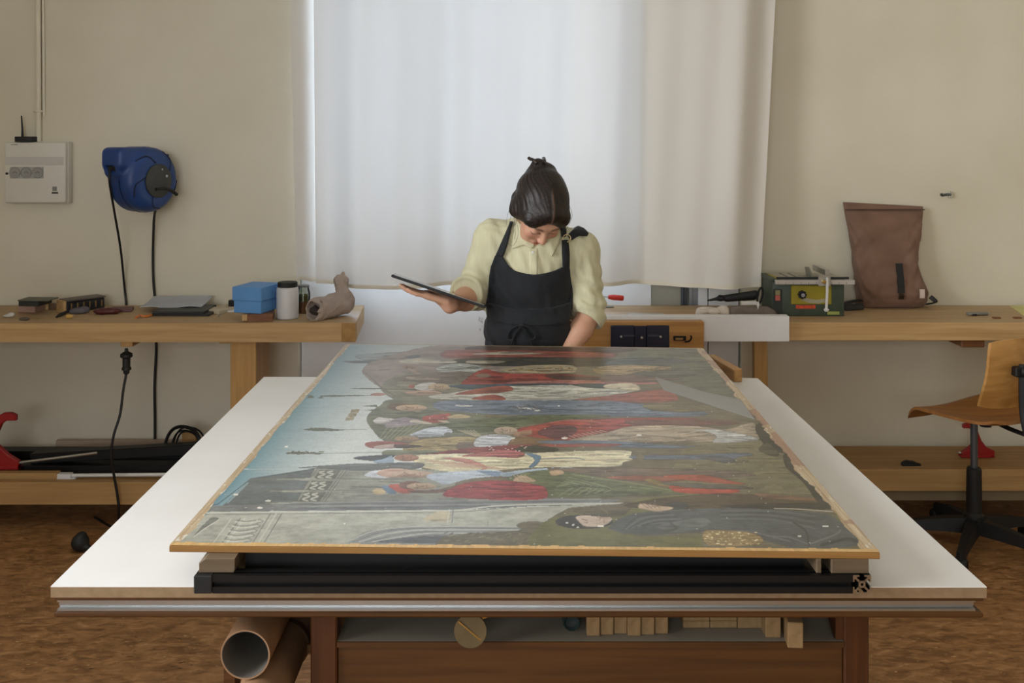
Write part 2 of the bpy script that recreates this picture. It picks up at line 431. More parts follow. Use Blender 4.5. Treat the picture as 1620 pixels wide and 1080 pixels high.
def window(name, axis, pos, a0, a1, z0, z1, bars, th=.05):
    """fixed sash: frame, mullions and glass panes; axis 'x': plane of constant x"""
    def bx(b_, a, a_, z, z_, p, p_):
        b_.box(p, p_, a, a_, z, z_) if axis == 'x' else b_.box(a, a_, p, p_, z, z_)
    f = B(); w_ = .055
    bx(f, a0, a0+w_, z0, z1, pos, pos+th); bx(f, a1-w_, a1, z0, z1, pos, pos+th)
    bx(f, a0+w_, a1-w_, z0, z0+w_, pos, pos+th); bx(f, a0+w_, a1-w_, z1-w_, z1, pos, pos+th)
    o = struct(name, f, m_frame, smooth=0)
    edges = [a0+w_]+[a0+(a1-a0)*k/bars for k in range(1, bars)]+[a1-w_]
    for k in range(bars):
        if k: mb = B(); bx(mb, edges[k]-.03, edges[k]+.03, z0+w_, z1-w_, pos, pos+th); obj('mullion', mb, m_frame, o, 0)
        lo = edges[k]+(.03 if k else 0); hi = edges[k+1]-(.03 if k < bars-1 else 0)
        pb = B(); bx(pb, lo, hi, z0+w_, z1-w_, pos+th*.45, pos+th*.55); obj('pane', pb, m_pane, o, 0)
    return o
window('window_1', 'y', 4.90, -.905, .56, 1.05, 3.0, 2)
window('window_2', 'x', -2.72, -.15, 2.45, .85, 3.05, 2)
window('window_3', 'y', -3.1, -2.3, .5, 1.1, 2.9, 3)

# ------------------------------------------------------------------ work table under the painting
m_lam = mat('white laminate', C(236, 235, 232), 0.32, col2=C(229, 227, 222), scale=3, spec=.45)
m_chip = mat('raw chipboard edge', C(150, 125, 94), .8, col2=C(138, 113, 82), scale=60, bump=.1)
m_tbl = wood('brown stained wood', C(68, 41, 12), C(90, 56, 20), 'x', .5)  # stained wood, its tone lowered further to hold the shade below the tabletop
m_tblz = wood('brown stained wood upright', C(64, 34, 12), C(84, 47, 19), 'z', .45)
m_alu = mat('aluminium', C(196, 197, 196), .35, 1.0, var=.03)
m_tray = mat('grey shelf laminate', C(142, 134, 118), .6, var=.03)
TZ = .84; PU = .8945
t = thing('work_table', 'large white topped work table with aluminium edge channel and brown wooden frame, under the painting', 'table', (.1, 2.5, 0))
FL, FR, BR, BL = (-.790, 1.732), (.812, 1.730), (.792, 3.262), (-.804, 3.278)
tt = obj('tabletop', B().prism([FL, FR, BR, BL], TZ-.0195, TZ-.0015, plane='xy'), m_chip, t, 0)
obj('laminate_sheet', B().prism([FL, FR, BR, BL], TZ-.0015, TZ, plane='xy'), m_lam, tt, 0)
def inset(d, e=0): return [(FL[0]+d, FL[1]+d+e), (FR[0]-d, FR[1]+d+e), (BR[0]-d, BR[1]-d), (BL[0]+d, BL[1]-d)]
obj('edge_lipping', B().prism(inset(.004), TZ-.026, TZ-.0195, plane='xy'), m_tbl, t, 0)
obj('core_board', B().prism(inset(.02, .022), TZ-.045, TZ-.026, plane='xy'), m_tbl, t, 0)
obj('base_board', B().prism(inset(.004), TZ-.056, TZ-.045, bev=.003, plane='xy'), m_tbl, t, 0)
yf = 1.737; zt = TZ-.0262; zb = TZ-.0448
ch = B().prism([(yf, zt), (yf+.025, zt), (yf+.025, zb), (yf, zb), (yf, zb+.0035), (yf+.010, zb+.0035), (yf+.010, zb+.006), (yf+.007, zb+.0065), (yf+.007, zt-.003), (yf, zt-.003)], -.781, .796, plane='yz')
obj('edge_channel', ch, m_alu, t, 0)
for x0, x1 in ((-.358, -.311), (.590, .634)):
    for y0, y1 in ((1.795, 1.845), (3.03, 3.08)):
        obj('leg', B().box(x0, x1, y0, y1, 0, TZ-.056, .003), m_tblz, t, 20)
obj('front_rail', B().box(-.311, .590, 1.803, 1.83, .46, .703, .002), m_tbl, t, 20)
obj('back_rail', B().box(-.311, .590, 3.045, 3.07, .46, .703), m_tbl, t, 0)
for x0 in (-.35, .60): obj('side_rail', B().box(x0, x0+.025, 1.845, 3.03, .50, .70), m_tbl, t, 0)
sf = obj('shelf', B().box(-.311, .590, 1.799, 3.045, .7035, .713), m_tray, t, 0); obj('shelf_edge_shade', B().box(-.311, .590, 1.7955, 1.7989, .7035, .7128), m_tbl, sf, 0)  # dark strip stands in for the shade below the shelf's front edge
g = B().prism([(1.845, .784), (1.845, .735), (1.815, .715), (1.80, .715), (1.80, .784)], .576, .5905, plane='yz'); obj('corner_gusset', g, m_tblz, t, 0)
g = B().tube([(.573, 1.797, .7815), (.585, 1.797, .7815), (.589, 1.797, .7765), (.618, 1.797, .7765), (.622, 1.797, .7815), (.632, 1.797, .7815)], .0013, 5)
obj('bracket', g, m_alu, t)

# wooden blocks stored on the table's shelf
m_bk = wood('shade-darkened beech block', C(128, 102, 66), C(152, 124, 86), 'y', .55)  # beech tone lowered so the colour carries the shade under the table
SZ = .7134
def sblk(u0, u1, yy, h, zz=SZ, d=.12, lab='', jit=0.0):
    x0, x1 = X(u0, yy), X(u1, yy)
    o = obj('wooden_block', B().box(x0+.0004, x1-.0004, yy, yy+d, zz, zz+h, .0015, xf=rotz(((x0+x1)/2, yy, 0), jit)), m_bk, smooth=20)
    return tag(o, lab, 'block', 'wooden blocks on the table shelf')
ordn = ['leftmost of the six upright wooden blocks on the table shelf', 'second from left of the six upright wooden blocks under the table',
        'third from left of the six upright wooden blocks under the table', 'fourth from left of the six upright wooden blocks under the table',
        'fifth from left of the six upright wooden blocks under the table', 'rightmost of the six upright wooden blocks on the table shelf']
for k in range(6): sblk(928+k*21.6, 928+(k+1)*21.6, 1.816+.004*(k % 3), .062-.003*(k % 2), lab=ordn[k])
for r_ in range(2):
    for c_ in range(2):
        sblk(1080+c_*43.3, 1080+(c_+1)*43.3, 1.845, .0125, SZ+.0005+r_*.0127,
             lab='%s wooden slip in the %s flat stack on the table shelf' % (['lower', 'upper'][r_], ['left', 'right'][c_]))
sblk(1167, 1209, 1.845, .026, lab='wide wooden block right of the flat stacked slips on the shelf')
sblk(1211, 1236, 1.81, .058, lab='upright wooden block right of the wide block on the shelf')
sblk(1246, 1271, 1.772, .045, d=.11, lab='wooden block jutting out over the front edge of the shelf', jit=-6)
m_amber = mat('amber resin', C(98, 82, 52), .3, var=.3, scale=14, spec=.6)
d = thing('resin_disc', 'round amber disc with a diagonal seam leaning at the table shelf edge', 'disc', (X(744, 1.775), 1.78, .69))
obj('disc', B().lathe([(0, 0), (.022, .0), (.0285, .002), (.0285, .010), (.0, .010)], (X(744, 1.775), 1.785, .741), (0, -1, .12), 32), m_amber, d)
obj('seam', B().box(-.027, .027, -.0012, .0012, -.0012, .0012, xf=Matrix.Translation((X(744, 1.775), 1.7745, .7425)) @ Matrix.Rotation(math.radians(40), 4, 'Y')), mat('brass', C(190, 160, 90), .3, 1.0), d)
obj('tab', B().box(X(762, 1.775), X(784, 1.775), 1.776, 1.780, .766, .772, .001, xf=rot((X(773, 1.775), 1.778, .769), -20, 'Y')), mat('brass', C(190, 160, 90), .3, 1.0), d)
jr = thing('glass_jar_on_shelf', 'dark round glass bottle lying on the table shelf beside the upright blocks', 'bottle', (X(904, 1.84), 1.88, SZ))
m_dk = mat('dark bottle glass', C(38, 48, 48), .12, var=.2)
obj('bottle', B().lathe([(0, .008), (.010, .006), (.014, 0), (.0165, .004), (.0165, .11), (.012, .118), (0, .118)], (X(904, 1.84), 1.83, SZ+.0168), (0, 1, 0), 24), m_dk, jr)

# cardboard tubes beside the table leg
m_card = mat('brown cardboard', C(150, 112, 78), .7, col2=C(164, 126, 92), scale=18, stretch=(1, .3, 1))
m_cardin = mat('grey tube lining', C(112, 106, 97), .6)
def ctube(x, z, r, y0, y1, lab):
    t_ = thing('cardboard_tube', lab, 'tube', (x, (y0+y1)/2, z-r), 'cardboard tubes beside the table')
    obj('shell', B().lathe([(r, 0), (r, y1-y0), (r-.0022, y1-y0), (r-.0022, 0)], (x, y0, z), (0, 1, 0), 48, closed=True), m_card, t_)
    obj('lining', B().lathe([(r-.0023, .0004), (r-.0023, y1-y0), (r-.0030, y1-y0), (r-.0030, .0004)], (x, y0, z), (0, 1, 0), 48, closed=True), m_cardin, t_)
    obj('end_cap', B().lathe([(0, 0), (r-.0031, 0), (r-.0031, .004), (0, .004)], (x, y1-.006, z), (0, 1, 0), 40), m_card, t_)
    return t_
ctube(-.4617, .7135, .0428, 1.75, 2.95, 'open ended cardboard tube, upper one, left of the table leg')
t2 = ctube(-.440, .6255, .0445, 1.70, 2.9, 'brown cardboard tube lying directly below the open ended tube')
cl = B().lathe([(.0450, 0), (.0475, .003), (.0475, .015), (.0450, .018)], (-.440, 1.955, .6255), (0, 1, 0), 40, closed=True)
sb = obj('collar', cl, mat('dull brass', C(120, 92, 62), .4, .6), t2)
obj('clasp', B().box(-.398, -.384, 1.953, 1.975, .612, .630, .002), mat('dull brass', C(120, 92, 62), .4, .6), sb, 20)
rk = thing('tube_rack', 'wooden rack bars below the table that carry the cardboard tubes', 'rack', (-.43, 2.4, .545))
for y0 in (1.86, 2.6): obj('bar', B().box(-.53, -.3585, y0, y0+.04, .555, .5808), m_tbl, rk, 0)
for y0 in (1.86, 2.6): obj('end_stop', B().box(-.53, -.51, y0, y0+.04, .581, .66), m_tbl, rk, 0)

# ------------------------------------------------------------------ black profile frame and blocks that carry the painting
m_blk = mat('black anodised aluminium', C(13, 13, 13), .42, .2, var=.1, spec=.5)
m_bpl = mat('black plastic', C(17, 17, 17), .55, var=.1)
def tslot(b_, c, w_, a0, a1, along='y'):
    s = w_
    def put_(poly):
        if along == 'y': b_.prism([(c[0]+p*s, c[1]+q*s) for p, q in poly], a0, a1, plane='xz')
        else: b_.prism([(c[0]+p*s, c[1]+q*s) for p, q in poly], a0, a1, plane='yz')
    Lp = [(.5, .5), (.14, .5), (.14, .42), (.28, .42), (.28, .28), (.42, .28), (.42, .14), (.5, .14)]
    for sx, sy in ((1, 1), (-1, 1), (-1, -1), (1, -1)):
        put_([(p*sx, q*sy) for p, q in Lp])
        put_([(.33*sx, .25*sy), (.25*sx, .33*sy), (.10*sx, .18*sy), (.18*sx, .10*sy)])
    put_([(-.19, -.19), (-.07, -.19), (-.07, .19), (-.19, .19)]); put_([(.07, -.19), (.19, -.19), (.19, .19), (.07, .19)])
    put_([(-.07, -.19), (.07, -.19), (.07, -.07), (-.07, -.07)]); put_([(-.07, .07), (.07, .07), (.07, .19), (-.07, .19)])
    return b_
fr = thing('profile_frame', 'black slotted aluminium profile frame lying on the white table below the painting', 'frame', (.03, 2.4, TZ))
PZ = TZ+.0151; s30 = .030
obj('profile', tslot(B(), (1.719, PZ), s30, -.5045, .5745, 'x'), m_blk, fr, 0)
rp = obj('profile', tslot(B(), (.590, PZ), .0305, 1.706, 3.15, 'y'), m_blk, fr, 0)
obj('cut_end', tslot(B(), (.590, PZ), .0305, 1.7045, 1.706, 'y'), mat('bare cut aluminium', C(200, 198, 192), .3, 1.0), rp, 0)
obj('profile', tslot(B(), (-.520, PZ), s30, 1.735, 3.15, 'y'), m_blk, fr, 0)
obj('profile', tslot(B(), (3.13, PZ), s30, -.504, .574, 'x'), m_blk, fr, 0)
obj('profile', tslot(B(), (2.02, PZ), s30, -.504, .574, 'x'), m_blk, fr, 0)  # cross profile added to darken the gap below the painting
obj('infill_panel', B().box(-.468, .512, 1.775, 1.79, TZ+.001, PU-.0006), m_bpl, fr, 0)
cc = obj('corner_cube', B().box(-.536, -.505, 1.702, 1.7345, TZ+.0002, TZ+.0302, .0015), m_bpl, fr, 20)
obj('slot_hole', B().box(-.528, -.514, 1.716, 1.724, TZ+.0300, TZ+.0306), mat('void black', C(6, 6, 6), .9), cc, 0)
m_pb = wood('dark spruce block', C(92, 76, 56), C(110, 92, 70), 'x', .7)  # even dark brown tone for the blocks below the painting
PU = .8945
def pblk(pts, y0, y1, lab, m=m_pb):
    o = obj('support_block', B().prism(pts, y0, y1, bev=.001), m, smooth=20); return tag(o, lab, 'block', 'wooden blocks below the painting')
z0 = TZ+.0304
pblk([(-.531, z0), (-.472, z0), (-.470, z0+.006), (-.470, PU), (-.520, PU), (-.531, PU-.008)], 1.715, 1.80, 'chamfered wooden block on the left front corner of the black frame')
pblk([(.541, z0), (.604, z0), (.604, PU), (.541, PU)], 1.712, 1.77, 'wooden block on the right front corner of the black frame')
pblk([(.516, z0), (.524, z0), (.524, PU), (.516, PU)], 1.713, 1.80, 'thin wooden shim left of the right front block on the black frame')
pblk([(-.53, z0), (-.47, z0), (-.47, PU), (-.53, PU)], 3.09, 3.145, 'hidden wooden block on the left rear corner of the black frame')
pblk([(.55, z0), (.604, z0), (.604, PU), (.55, PU)], 2.9, 2.97, 'hidden wooden block on the right rear part of the black frame')
q = obj('wooden_batten', B().box(.700, .728, 3.205, 3.43, TZ+.0003, TZ+.042, .003, xf=rotz((.72, 3.22, 0), 11)), wood('oak batten', C(150, 108, 60), C(186, 142, 88), 'y', .5), smooth=20)
tag(q, 'short oak batten on the rear right corner of the white table beside the painting', 'batten')

# ------------------------------------------------------------------ the painting (flat print: paint colours carried by a fine grid)
PT = .907
pa = thing('panel_painting', 'large panel painting of a robed procession lying flat across the work table', 'painting', (.02, 2.57, PU))
c_fl, c_fr, c_br, c_bl = (-.5897, 1.7407), (.6224, 1.711), (.643, 3.407), (-.570, 3.481)
obj('panel', B().prism([c_fl, c_fr, c_br, c_bl], PU+.0002, PT-.0006, bev=.0012, plane='xy'), wood('pine panel edge', C(136, 98, 50), C(164, 122, 68), 'x', .5), pa, 0)
NU, NV = 1000, 500
gu, gv = np.meshgrid(np.linspace(0, 1, NU), np.linspace(0, 1, NV))
gx = (c_fl[0]*(1-gu)+c_fr[0]*gu)*(1-gv)+(c_bl[0]*(1-gu)+c_br[0]*gu)*gv
gy = (c_fl[1]*(1-gu)+c_fr[1]*gu)*(1-gv)+(c_bl[1]*(1-gu)+c_br[1]*gu)*gv
su, sv = gu.ravel(), gv.ravel()
# drawing coordinates on the panel (a perspective grid over the board, in which the figures are set out)
px = (CX+F*gx/gy).ravel(); py = (CY+F*(H-PT)/gy).ravel()
def vnoise(a, b_, seed):
    r = np.random.RandomState(seed).rand(128, 128); ia = np.floor(a).astype(int); ib = np.floor(b_).astype(int)
    fa = a-ia; fb = b_-ib; fa = fa*fa*(3-2*fa); fb = fb*fb*(3-2*fb)
    g = lambda i, j: r[i % 128, j % 128]
    return (g(ia, ib)*(1-fa)+g(ia+1, ib)*fa)*(1-fb)+(g(ia, ib+1)*(1-fa)+g(ia+1, ib+1)*fa)*fb
streak = vnoise(px/30, py/1.3, 1)*.6+vnoise(px/11, py/.8, 2)*.4
blot = vnoise(px/26, py/7, 3)*.6+vnoise(px/9, py/3, 4)*.4
fine = vnoise(su*400, sv*330, 5)
def c3(c): return np.array([lin(x) for x in c])
PC = np.zeros((len(px), 3))
def spline2(p, n=5):
    p = np.array(p, float); k = len(p); o = []
    for i in range(k):
        a, b_, c_, d_ = p[i-1], p[i], p[(i+1) % k], p[(i+2) % k]
        for j in range(n):
            s_ = j/n; o.append(.5*(2*b_+(c_-a)*s_+(2*a-5*b_+4*c_-d_)*s_**2+(3*b_-a-3*c_+d_)*s_**3))
    return np.array(o)
def inside(P):
    P = np.asarray(P, float)
    sel = np.where((px > P[:, 0].min()-1) & (px < P[:, 0].max()+1) & (py > P[:, 1].min()-1) & (py < P[:, 1].max()+1))[0]
    if len(sel) == 0: return sel
    a, b_ = px[sel], py[sel]; ins = np.zeros(len(sel), bool)
    for i in range(len(P)):
        p, q_ = P[i], P[(i+1) % len(P)]
        if p[1] == q_[1]: continue
        ins ^= ((p[1] <= b_) != (q_[1] <= b_)) & (a < (q_[0]-p[0])*(b_-p[1])/(q_[1]-p[1])+p[0])
    return sel[ins]
def paint(sel, col, st=.22, folds=0, amp=.3, alpha=1.0, per=4.0):
    if len(sel) == 0: return
    c = c3(col)[None, :]*np.ones((len(sel), 1))
    s_ = 1+st*(streak[sel]-.5)*2+.30*(blot[sel]-.5)*2
    if folds: s_ = s_+amp*np.sin(2*PI*(py[sel]/per+1.6*blot[sel]+.02*px[sel]*(folds-1)))
    PC[sel] = PC[sel]*(1-alpha)+c*np.clip(s_, .25, 1.9)[:, None]*alpha
rp_ = random.Random(12)
def pg(pts, col, sm=True, **k):
    P_ = spline2(pts) if sm else np.array(pts, float); sel = inside(P_); paint(sel, col, **k)
    if len(sel) < 150: return
    q_ = py[sel]; mid = (q_.min()+q_.max())/2; hh = max((q_.max()-q_.min())/2, 1)
    PC[sel] *= (1-.13*np.clip((q_-mid)/hh, -1, 1))[:, None]
    if not sm: return
    rim = [tuple(p) for p in P_[::2]]
    n_ = int(min(44, len(sel)/(95 if k.get('folds') else 380)))
    for j in range(n_):
        a_ = sel[rp_.randrange(len(sel))]; u1 = px[a_]+rp_.uniform(22, 70); v1 = py[a_]+rp_.uniform(-2.2, 2.2)
        t5 = np.linspace(0, 1, 5); pu = px[a_]+(u1-px[a_])*t5; pv = py[a_]+(v1-py[a_])*t5+np.array([0, .7, .3, -.5, 0])*rp_.uniform(-1, 1)
        cu = tuple(int(min(255, c*(1.28+.02*(j % 5) if j % 2 else .50))) for c in col)
        for s0 in range(4):
            e_ = [(pu[s0], pv[s0]), (pu[s0+1], pv[s0+1])]
            lnc(e_, rp_.uniform(.5, 1.7), cu, .5 if j % 2 else .6, sel)
    for s0 in range(0, len(rim)-1): lnc([rim[s0], rim[s0+1]], .8, tuple(int(c*.45) for c in col), .5, None)
def lnc(P, w_, col, alpha, sel0):
    (a0, b0), (a1, b1) = P; S = sel0 if sel0 is not None else allix
    if sel0 is None:
        lo_ = np.searchsorted(rowv, -(max(b0, b1)+w_+2)); hi_ = np.searchsorted(rowv, -(min(b0, b1)-w_-2)); S = np.arange(max(0, lo_-1)*NU, min(NV, hi_+1)*NU)
    S = S[(px[S] > min(a0, a1)-w_-1) & (px[S] < max(a0, a1)+w_+1) & (py[S] > min(b0, b1)-w_-1) & (py[S] < max(b0, b1)+w_+1)]
    if not len(S): return
    e0, e1 = a1-a0, b1-b0; L2 = max(e0*e0+e1*e1, 1e-9)
    t_ = np.clip(((px[S]-a0)*e0+(py[S]-b0)*e1)/L2, 0, 1); d_ = np.hypot(px[S]-a0-t_*e0, py[S]-b0-t_*e1)
    a_ = np.clip((w_*.5+.45-d_)/.9, 0, 1)*alpha; PC[S] = PC[S]*(1-a_[:, None])+c3(col)[None, :]*a_[:, None]
allix = np.arange(len(px)); rowv = -py.reshape(NV, NU).max(1)
def el(cx, cy, rx, ry, col, **k): pg([(cx+rx*math.cos(a), cy+ry*math.sin(a)) for a in np.linspace(0, 2*PI, 20)[:-1]], col, sm=False, **k)
def ln(pts, w_, col, alpha=1.0, sm=True):
    P = [tuple(p) for p in (np.array([[q.x, q.y] for q in smooth_path([(a, b_, 0) for a, b_ in pts], 5)]) if sm and len(pts) > 2 else np.array(pts, float))]
    for (a0, b0), (a1, b1) in zip(P, P[1:]):
        sel = np.where((px > min(a0, a1)-w_) & (px < max(a0, a1)+w_) & (py > min(b0, b1)-w_) & (py < max(b0, b1)+w_))[0]
        if not len(sel): continue
        e0, e1 = a1-a0, b1-b0; L2 = max(e0*e0+e1*e1, 1e-9)
        t_ = np.clip(((px[sel]-a0)*e0+(py[sel]-b0)*e1)/L2, 0, 1); d_ = np.hypot(px[sel]-a0-t_*e0, py[sel]-b0-t_*e1)
        a_ = np.clip((w_*.5+.45-d_)/.9, 0, 1)*alpha
        PC[sel] = PC[sel]*(1-a_[:, None])+c3(col)[None, :]*a_[:, None]
def face(cx, cy, rx, ry, col=(180, 152, 128), hair=None):
    """a head lying on its side: hair cap, face, eye, nose, mouth and shade"""
    if hair: el(cx-rx*.55, cy-.3*ry, rx*.75, ry*1.08, hair)
    el(cx+rx*.1, cy, rx*.9, ry*.9, col, st=.1)
    pg([(cx-rx*.3, cy+ry*.2), (cx+rx*.3, cy+ry*.35), (cx+rx*.9, cy+ry*.15), (cx+rx*.5, cy+ry*.85), (cx-rx*.3, cy+ry*.8)], tuple(int(q_*.84) for q_ in col), st=.1)
    ln([(cx-rx*.22, cy-ry*.5), (cx-rx*.12, cy-ry*.12)], .9, (70, 50, 42)); ln([(cx-rx*.2, cy+ry*.2), (cx-rx*.12, cy+ry*.5)], .9, (70, 50, 42))
    ln([(cx-rx*.1, cy), (cx+rx*.2, cy+ry*.05), (cx+rx*.22, cy-ry*.15)], .8, (120, 88, 70)); ln([(cx+rx*.42, cy-ry*.3), (cx+rx*.42, cy+ry*.3)], .9, (130, 70, 62))
# sky, from teal at the top edge of the panel to pale at the horizon
tt_ = np.clip((su-.015)/.15, 0, 1)**.8; far = np.clip((sv-.25)/.75, 0, 1)
PC[:] = c3((98, 140, 152))[None, :]*(1-tt_[:, None])+c3((206, 212, 207))[None, :]*tt_[:, None]
PC[:] = PC*(1-.35*far[:, None])+c3((150, 162, 166))[None, :]*.35*far[:, None]
PC *= (1+.14*(streak-.5)+.10*(blot-.5))[:, None]
# ground
pg([(760, 540), (1130, 540), (1420, 890), (830, 880), (880, 800), (700, 790), (640, 700), (650, 620)], (112, 104, 82), sm=False, st=.25)
pg([(1010, 552), (1112, 550), (1190, 640), (1120, 640), (1060, 610), (980, 590)], (104, 104, 84), folds=1, amp=.1, per=14)
pg([(1100, 690), (1215, 700), (1330, 800), (1180, 795), (1060, 780)], (116, 110, 82), folds=1, amp=.08, per=12)
pg([(1290, 815), (1345, 820), (1385, 870), (1300, 868)], (98, 92, 62))
# clouds and the pink hill
pg([(560, 562), (640, 556), (700, 552), (760, 560), (620, 575)], (122, 130, 130), alpha=.7)
pg([(540, 571), (566, 570), (600, 569), (590, 574), (556, 574)], (104, 112, 114))
pg([(573, 586), (590, 571), (640, 556), (700, 546), (830, 545), (830, 600), (700, 626), (625, 627), (600, 612), (581, 598)], (142, 130, 121), st=.12)
pg([(603, 612), (640, 590), (720, 592), (760, 612), (700, 640), (640, 634), (620, 630)], (124, 122, 102), st=.12)
ln([(573, 586), (590, 600), (605, 614), (625, 626)], 1.0, (100, 92, 84))
pg([(580, 664), (586, 652), (603, 640), (617, 632), (690, 630), (760, 650), (770, 690), (640, 703), (607, 697), (588, 678)], (110, 112, 92))
for k in range(9): pg([(596+k*3, 640+k*6.4), (572+k*4, 642+k*6.6), (598+k*3, 644+k*6.4)], (96, 100, 82), sm=False)
# tall thin trees / cypresses lying across the sky
for (a0, a1, y_, w_) in ((508, 548, 626, 3.2), (540, 580, 625.5, 2.4), (553, 610, 614.5, 2.2), (480, 530, 679, 5.5), (500, 546, 680, 3), (455, 490, 716.5, 4.5), (472, 515, 716.5, 3)):
    pts = [(a0, y_), ((a0+a1)/2, y_-w_/2), (a1, y_), ((a0+a1)/2, y_+w_/2)]
    paint(inside(spline2(pts)), (92, 98, 84), st=.5)
for k in range(34):
    c_ = [(497, 627), (515, 679), (480, 716)][k % 3]; el(c_[0]+random.uniform(-26, 30), c_[1]+random.uniform(-2.2, 2.2), random.uniform(2, 5), random.uniform(.7, 1.6), (90, 97, 80))
ln([(540, 679.5), (580, 679)], .8, (105, 108, 98)); ln([(500, 717), (608, 715)], .7, (110, 112, 102)); ln([(556, 626), (604, 625)], .8, (104, 106, 96))
for (a, b_) in ((556, 650), (552, 656), (548, 662)): pg([(a, b_-2.5), (a+13, b_-3), (a+11, b_+2.5), (a-2, b_+3)], (150, 140, 112), sm=False, st=.5)
pg([(590, 622), (603, 621), (610, 624), (600, 626), (586, 625)], (150, 110, 98))
# far rows of the crowd
pg([(640, 564), (660, 561), (665, 564), (650, 567)], (84, 92, 96))
pg([(758, 547), (960, 548), (1010, 553), (950, 558), (760, 556)], (88, 70, 58), st=.4)
pg([(700, 557), (740, 553), (950, 557), (975, 562), (940, 567), (760, 566), (705, 566)], (142, 82, 70), st=.3)
pg([(745, 560), (800, 556), (860, 559), (800, 561)], (176, 168, 150))
pg([(745, 566), (860, 565), (980, 568), (960, 578), (860, 580), (700, 576), (715, 570)], (66, 64, 54), st=.4)
pg([(980, 567), (1060, 566), (1090, 572), (1040, 579), (960, 578)], (86, 92, 88), st=.3)
pg([(631, 571), (660, 567), (715, 570), (716, 574), (650, 575)], (176, 172, 154))
pg([(745, 570), (800, 571), (780, 575), (740, 574)], (165, 158, 138)); face(646, 580, 14, 4, (150, 125, 106))
pg([(690, 582), (720, 575), (752, 577), (765, 584), (735, 591), (705, 590)], (160, 166, 158), folds=1, per=3)
pg([(650, 583), (668, 592), (660, 593), (645, 584)], (165, 145, 125))
pg([(660, 592), (740, 588), (760, 600), (700, 606), (620, 600)], (112, 104, 92))
pg([(645, 596), (690, 598), (690, 601), (650, 600)], (160, 145, 125))
pg([(795, 583), (850, 577), (905, 578), (912, 586), (895, 591), (800, 589)], (164, 152, 124), st=.3)
for k in range(26): el(random.uniform(805, 905), random.uniform(579, 588), random.uniform(1.5, 4), .8, random.choice([(120, 92, 50), (176, 140, 76), (96, 84, 66)]))
pg([(940, 582), (985, 577), (1048, 579), (1060, 583), (1000, 592), (950, 592)], (160, 138, 100), folds=1, per=3)
pg([(735, 601), (765, 584), (800, 590), (905, 592), (965, 600), (950, 607), (800, 609), (735, 608)], (146, 62, 54), folds=1, amp=.22, per=5)
pg([(860, 594), (930, 596), (960, 600), (900, 602)], (78, 56, 46)); pg([(810, 604), (900, 601), (1040, 604), (1080, 606), (980, 608), (820, 607)], (168, 110, 100))
pg([(960, 594), (1040, 594), (1070, 600), (960, 604)], (120, 96, 80)); el(765, 594, 12, 3, (138, 118, 98))
pg([(1000, 590), (1080, 586), (1110, 590), (1060, 598)], (96, 96, 84))
# turbaned head and white robes
pg([(655, 612), (668, 606), (690, 606), (690, 616), (665, 617)], (188, 188, 182)); el(651, 611, 5, 3, (150, 84, 74)); face(692, 612, 20, 6, (184, 162, 132))
pg([(715, 609), (800, 607), (905, 607), (905, 613), (760, 616), (720, 613)], (66, 82, 92))
pg([(640, 620), (675, 617), (700, 622), (660, 625)], (172, 146, 126))
pg([(678, 627), (720, 620), (770, 613), (830, 610), (940, 608), (1000, 606), (1010, 617), (960, 626), (905, 633), (720, 632)], (184, 183, 170), folds=1, amp=.18, per=5)
pg([(720, 624), (760, 614), (800, 610), (812, 616), (790, 621)], (150, 84, 70)); pg([(745, 631), (780, 624), (800, 630), (790, 633)], (150, 78, 66))
ln([(915, 612), (940, 608), (970, 616)], 1.2, (200, 200, 192)); pg([(905, 608), (960, 607), (965, 614), (930, 613)], (60, 74, 80))
pg([(960, 608), (1002, 606), (1010, 618), (960, 614)], (196, 184, 156))
pg([(905, 633), (960, 626), (1010, 620), (1052, 616), (1072, 627), (1060, 635), (960, 637)], (156, 92, 78), st=.18)
# grey-blue robe
pg([(690, 646), (700, 634), (830, 633), (960, 634), (1050, 643), (1120, 653), (1085, 659), (960, 659), (820, 657), (735, 652)], (108, 120, 134), folds=1, amp=.15, per=4)
for (a, b_, rx) in ((724, 641, 4), (737, 642, 11), (826, 645, 9), (840, 646, 7), (850, 649, 5), (884, 642, 2)): el(a, b_, rx, 1.1, (216, 214, 206))
for k in range(20): ln([(800+k*3, 640+random.uniform(0, 8)), (810+k*3, 641+random.uniform(0, 8))], .8, (64, 70, 76))
pg([(1020, 640), (1090, 640), (1120, 648), (1080, 652), (1030, 648)], (118, 110, 84))
face(648, 645, 28, 5.5, (176, 152, 126), (104, 86, 68))
face(608, 666, 20, 5.5, (186, 182, 178)); pg([(590, 666), (600, 660), (614, 664), (600, 670)], (202, 198, 192))
pg([(612, 668), (640, 660), (672, 668), (640, 674), (612, 676)], (146, 136, 140))
pg([(668, 660), (695, 655), (713, 655), (702, 667), (678, 668)], (158, 76, 64)); pg([(706, 660), (725, 655), (745, 659), (726, 662)], (188, 170, 130))
pg([(655, 664), (680, 668), (680, 671), (650, 668)], (190, 182, 166))
# dark green draperies with palm leaves
pg([(690, 672), (720, 668), (830, 657), (965, 657), (900, 664), (830, 672), (790, 682), (715, 684)], (88, 96, 66), folds=1, amp=.3, per=5)
for k in range(7): ln([(600+k*6, 694), (616+k*9, 672)], 1.2, (142, 146, 112)); 
for k in range(6): ln([(724+k*5, 680), (752+k*2, 690)], 1.0, (176, 166, 140))
for k in range(5): ln([(693+k*3, 665), (703+k*2, 668)], .8, (196, 186, 160))
pg([(648, 689), (676, 677), (705, 675), (716, 683), (700, 690)], (178, 184, 190), folds=1, amp=.22, per=2.6); el(709, 687, 7, 3, (106, 104, 96))
